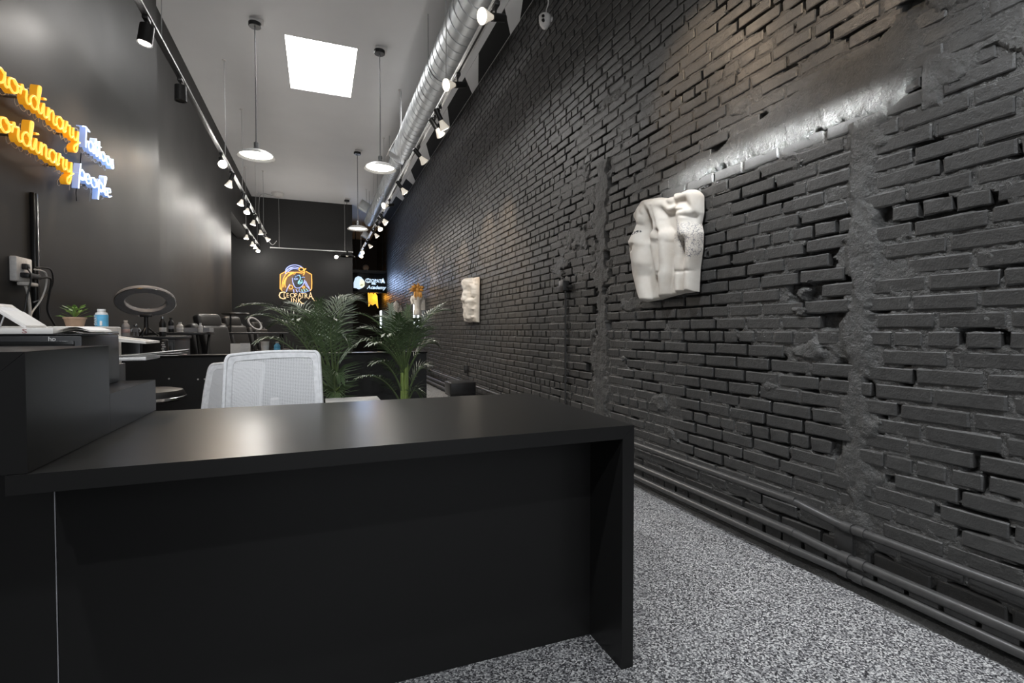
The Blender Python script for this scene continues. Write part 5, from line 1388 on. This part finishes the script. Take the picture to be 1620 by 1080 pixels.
for lo, hi in (((-.10, -.1, .006), (.10, -.094, .04)), ((-.10, .094, .006), (.10, .1, .04)), ((-.10, -.094, .006), (-.094, .094, .04)), ((.094, -.094, .006), (.10, .094, .04))): MB().b2(lo, hi).build('tray_side', 'grey_plastic', tr)
# black spray bottle/box on the partition with white lettering
bx2 = thing('spray_can', 'black can with white lettering on the partition ledge', 'can', (-0.985, 4.05, 0.8585))
MB().lathe([(0, 0), (0.023, 0), (0.023, 0.098), (0.018, 0.106), (0.010, .108), (0, .108)], n=20).build('can_body', 'black_plastic', bx2)
for k, s_ in enumerate(('BOLD', 'INK')): pass
for k in range(6): MB().b2((-0.013 + .004 * (k % 2), -0.0245, 0.012 + .014 * k), (0.012 - .005 * (k % 3), -0.0215, 0.020 + .014 * k)).build('label_line', 'white_plastic', bx2)
cd = thing('pink_card', 'small reddish card lying on the partition ledge', 'card', (-0.90, 4.05, 0.8585))
MB().box((0, 0, 0.002), (0.09, 0.07, 0.003), 0, rot=0.2).build('card_sheet', 'pink_label', cd); MB().box((0, 0, 0.0037), (0.05, 0.03, 0.0004), 0, rot=0.2).build('card_print', 'red_print', cd)
bc = thing('folded_card', 'upright white folded card behind the nearer mesh chair', 'card', (-0.525, 4.05, 0.8585))
MB().b2((-0.062, -0.006, 0), (0.0, -0.003, 0.075)).build('front_leaf', 'paper', bc); MB().b2((0.0, -0.004, 0), (0.062, -0.001, 0.077)).build('side_leaf', 'white_plastic', bc); MB().b2((-0.062, 0.02, 0), (0.062, 0.023, 0.07)).build('rear_leaf', 'paper', bc)
cn = thing('paper_cup', 'white paper cup on the partition behind the left palm', 'cup', (-0.365, 4.05, 0.8585))
MB().lathe([(0, 0), (0.022, 0), (0.028, 0.085), (0.030, 0.088), (0.027, 0.088), (0.021, 0.004), (0, 0.004)], n=20).build('cup_body', 'warm_white_plastic', cn)
MB().lathe([(0.0237, 0.025), (0.0265, 0.06), (0.0268, 0.06), (0.024, 0.025)], n=20).build('cup_sleeve', 'white_plastic', cn)
pet_bottle((-0.285, 4.05, 0.8585), 'small blue spray bottle on the partition behind the left palm', 0.085, 'blue_label', 'white_plastic', None, 'blue_label', 0.022)

def leather_chair(loc_, rotz, label, s=1.0):
    root = thing('leather_chair', label, 'chair', loc_, rotz, 'black leather tattoo chairs'); root.scale = (s, s, s)
    R1 = Matrix.Rotation(math.radians(-14), 4, 'Y')
    MB().box((0.02, 0, 0.50), (0.50, 0.50, 0.13), 0.045, seg=4).build('seat', 'black_leather', root)
    bk = MB().box((-0.25, 0, 0.80), (0.13, 0.46, 0.62), 0.05, rot=R1, seg=4).build('backrest', 'black_leather', root)
    MB().box((-0.17, 0, 0.86), (0.09, 0.34, 0.44), 0.04, rot=R1, seg=4).build('back_pad', 'black_leather', bk)
    MB().box((-0.29, 0, 1.12), (0.10, 0.30, 0.16), 0.04, rot=R1, seg=4).build('headrest', 'black_leather', root)
    MB().box((0.30, 0, 0.40), (0.10, 0.44, 0.30), 0.04, rot=Matrix.Rotation(math.radians(-25), 4, 'Y'), seg=4).build('leg_rest', 'black_leather', root)
    for s_ in (-1, 1):
        a = MB().box((0.0, s_ * 0.30, 0.66), (0.36, 0.08, 0.06), 0.02, seg=3).build('armrest', 'black_leather', root)
        MB().cyl((0.0, s_ * 0.30, 0.50), (0.0, s_ * 0.30, 0.64), 0.015, n=10).build('arm_post', 'steel', a)
    MB().cyl((0, 0, 0.04), (0, 0, 0.44), 0.05, n=18).build('pedestal', 'steel', root)
    MB().lathe([(0, 0), (0.26, 0), (0.27, 0.015), (0.10, 0.045), (0.0, 0.05)], n=28).build('base', 'black_metal', root)
    return root
leather_chair((-0.86, 5.95, 0), math.radians(-35), 'nearest black leather tattoo chair behind the partition')
leather_chair((-0.92, 8.1, 0), math.radians(-30), 'second black leather tattoo chair farther back by the left wall', 1.02)
leather_chair((-0.82, 10.2, 0), math.radians(-30), 'farthest black leather tattoo chair partly behind the palm', 0.98)
# round tray arm beside the second chair
ta = thing('lamp_stand', 'thin black stand with a round tray head beside the second leather chair', 'stand', (-1.10, 7.0 + .62, 0))
MB().cyl((0, 0, 0.03), (0, 0, 1.24), 0.012, n=10).build('pole', 'black_metal', ta)
MB().lathe([(0, 0), (0.16, 0), (0.16, 0.015), (0.03, 0.035), (0, 0.035)], n=24).build('base', 'black_metal', ta)
MB().lathe([(0, 1.235), (0.15, 1.235), (0.17, 1.25), (0.16, 1.265), (0, 1.262)], (0.06, 0, 0), 24).build('tray_head', 'black_metal', ta)
rl2 = thing('small_ring_light', 'small pale ring light beside the palm in the tattoo area', 'ring light', (-0.93, 8.75, 0))
MB().cyl((0, 0, 0.03), (0, 0, 1.02), 0.010, n=10).build('pole', 'black_metal', rl2)
MB().lathe([(0, 0), (0.14, 0), (0.14, 0.015), (0.03, 0.03), (0, 0.03)], n=24).build('base', 'black_metal', rl2)
MB().lathe([(0.10, -0.01), (0.125, -0.01), (0.125, 0.01), (0.10, 0.01), (0.10, -0.01)], (0, 0, 1.13), 32, (0.7, -0.5, 0.6)).build('ring_body', 'grey_plastic', rl2)
import OpenImageIO as oiio, numpy as np, sys
b=oiio.ImageBuf('/workdir/render_main.png'); a=b.get_pixels(oiio.UINT8)[...,:3].astype(float)
k=a.shape[1]/1620
for n,(x0,y0,x1,y1) in dict(brick_lr=(1450,560,1600,700),brick_low=(1100,560,1300,640),brick_up=(1200,20,1400,100),brick_far=(760,330,820,380),brick_ur=(1500,250,1600,350),ceil_mid=(480,180,560,220),ceil_top=(300,20,380,60),ceil_near=(600,20,660,60),floor=(1050,880,1250,1000),floor_far=(1010,780,1060,800),deskfront=(300,800,800,950),desktop=(250,690,350,710),desktop_r=(800,650,900,660),leftwall=(60,350,250,400),leftwall_top=(60,20,200,80),leftfar=(270,250,330,300),backwall=(420,340,540,380),chair=(400,580,480,620),counter=(70,580,160,640),streak=(1200,215,1300,235),relief=(1040,400,1060,450),endpanel=(985,750,995,1000)).items():
    r=a[int(y0*k):int(y1*k),int(x0*k):int(x1*k)].reshape(-1,3); print(n,r.mean(0).round(0))
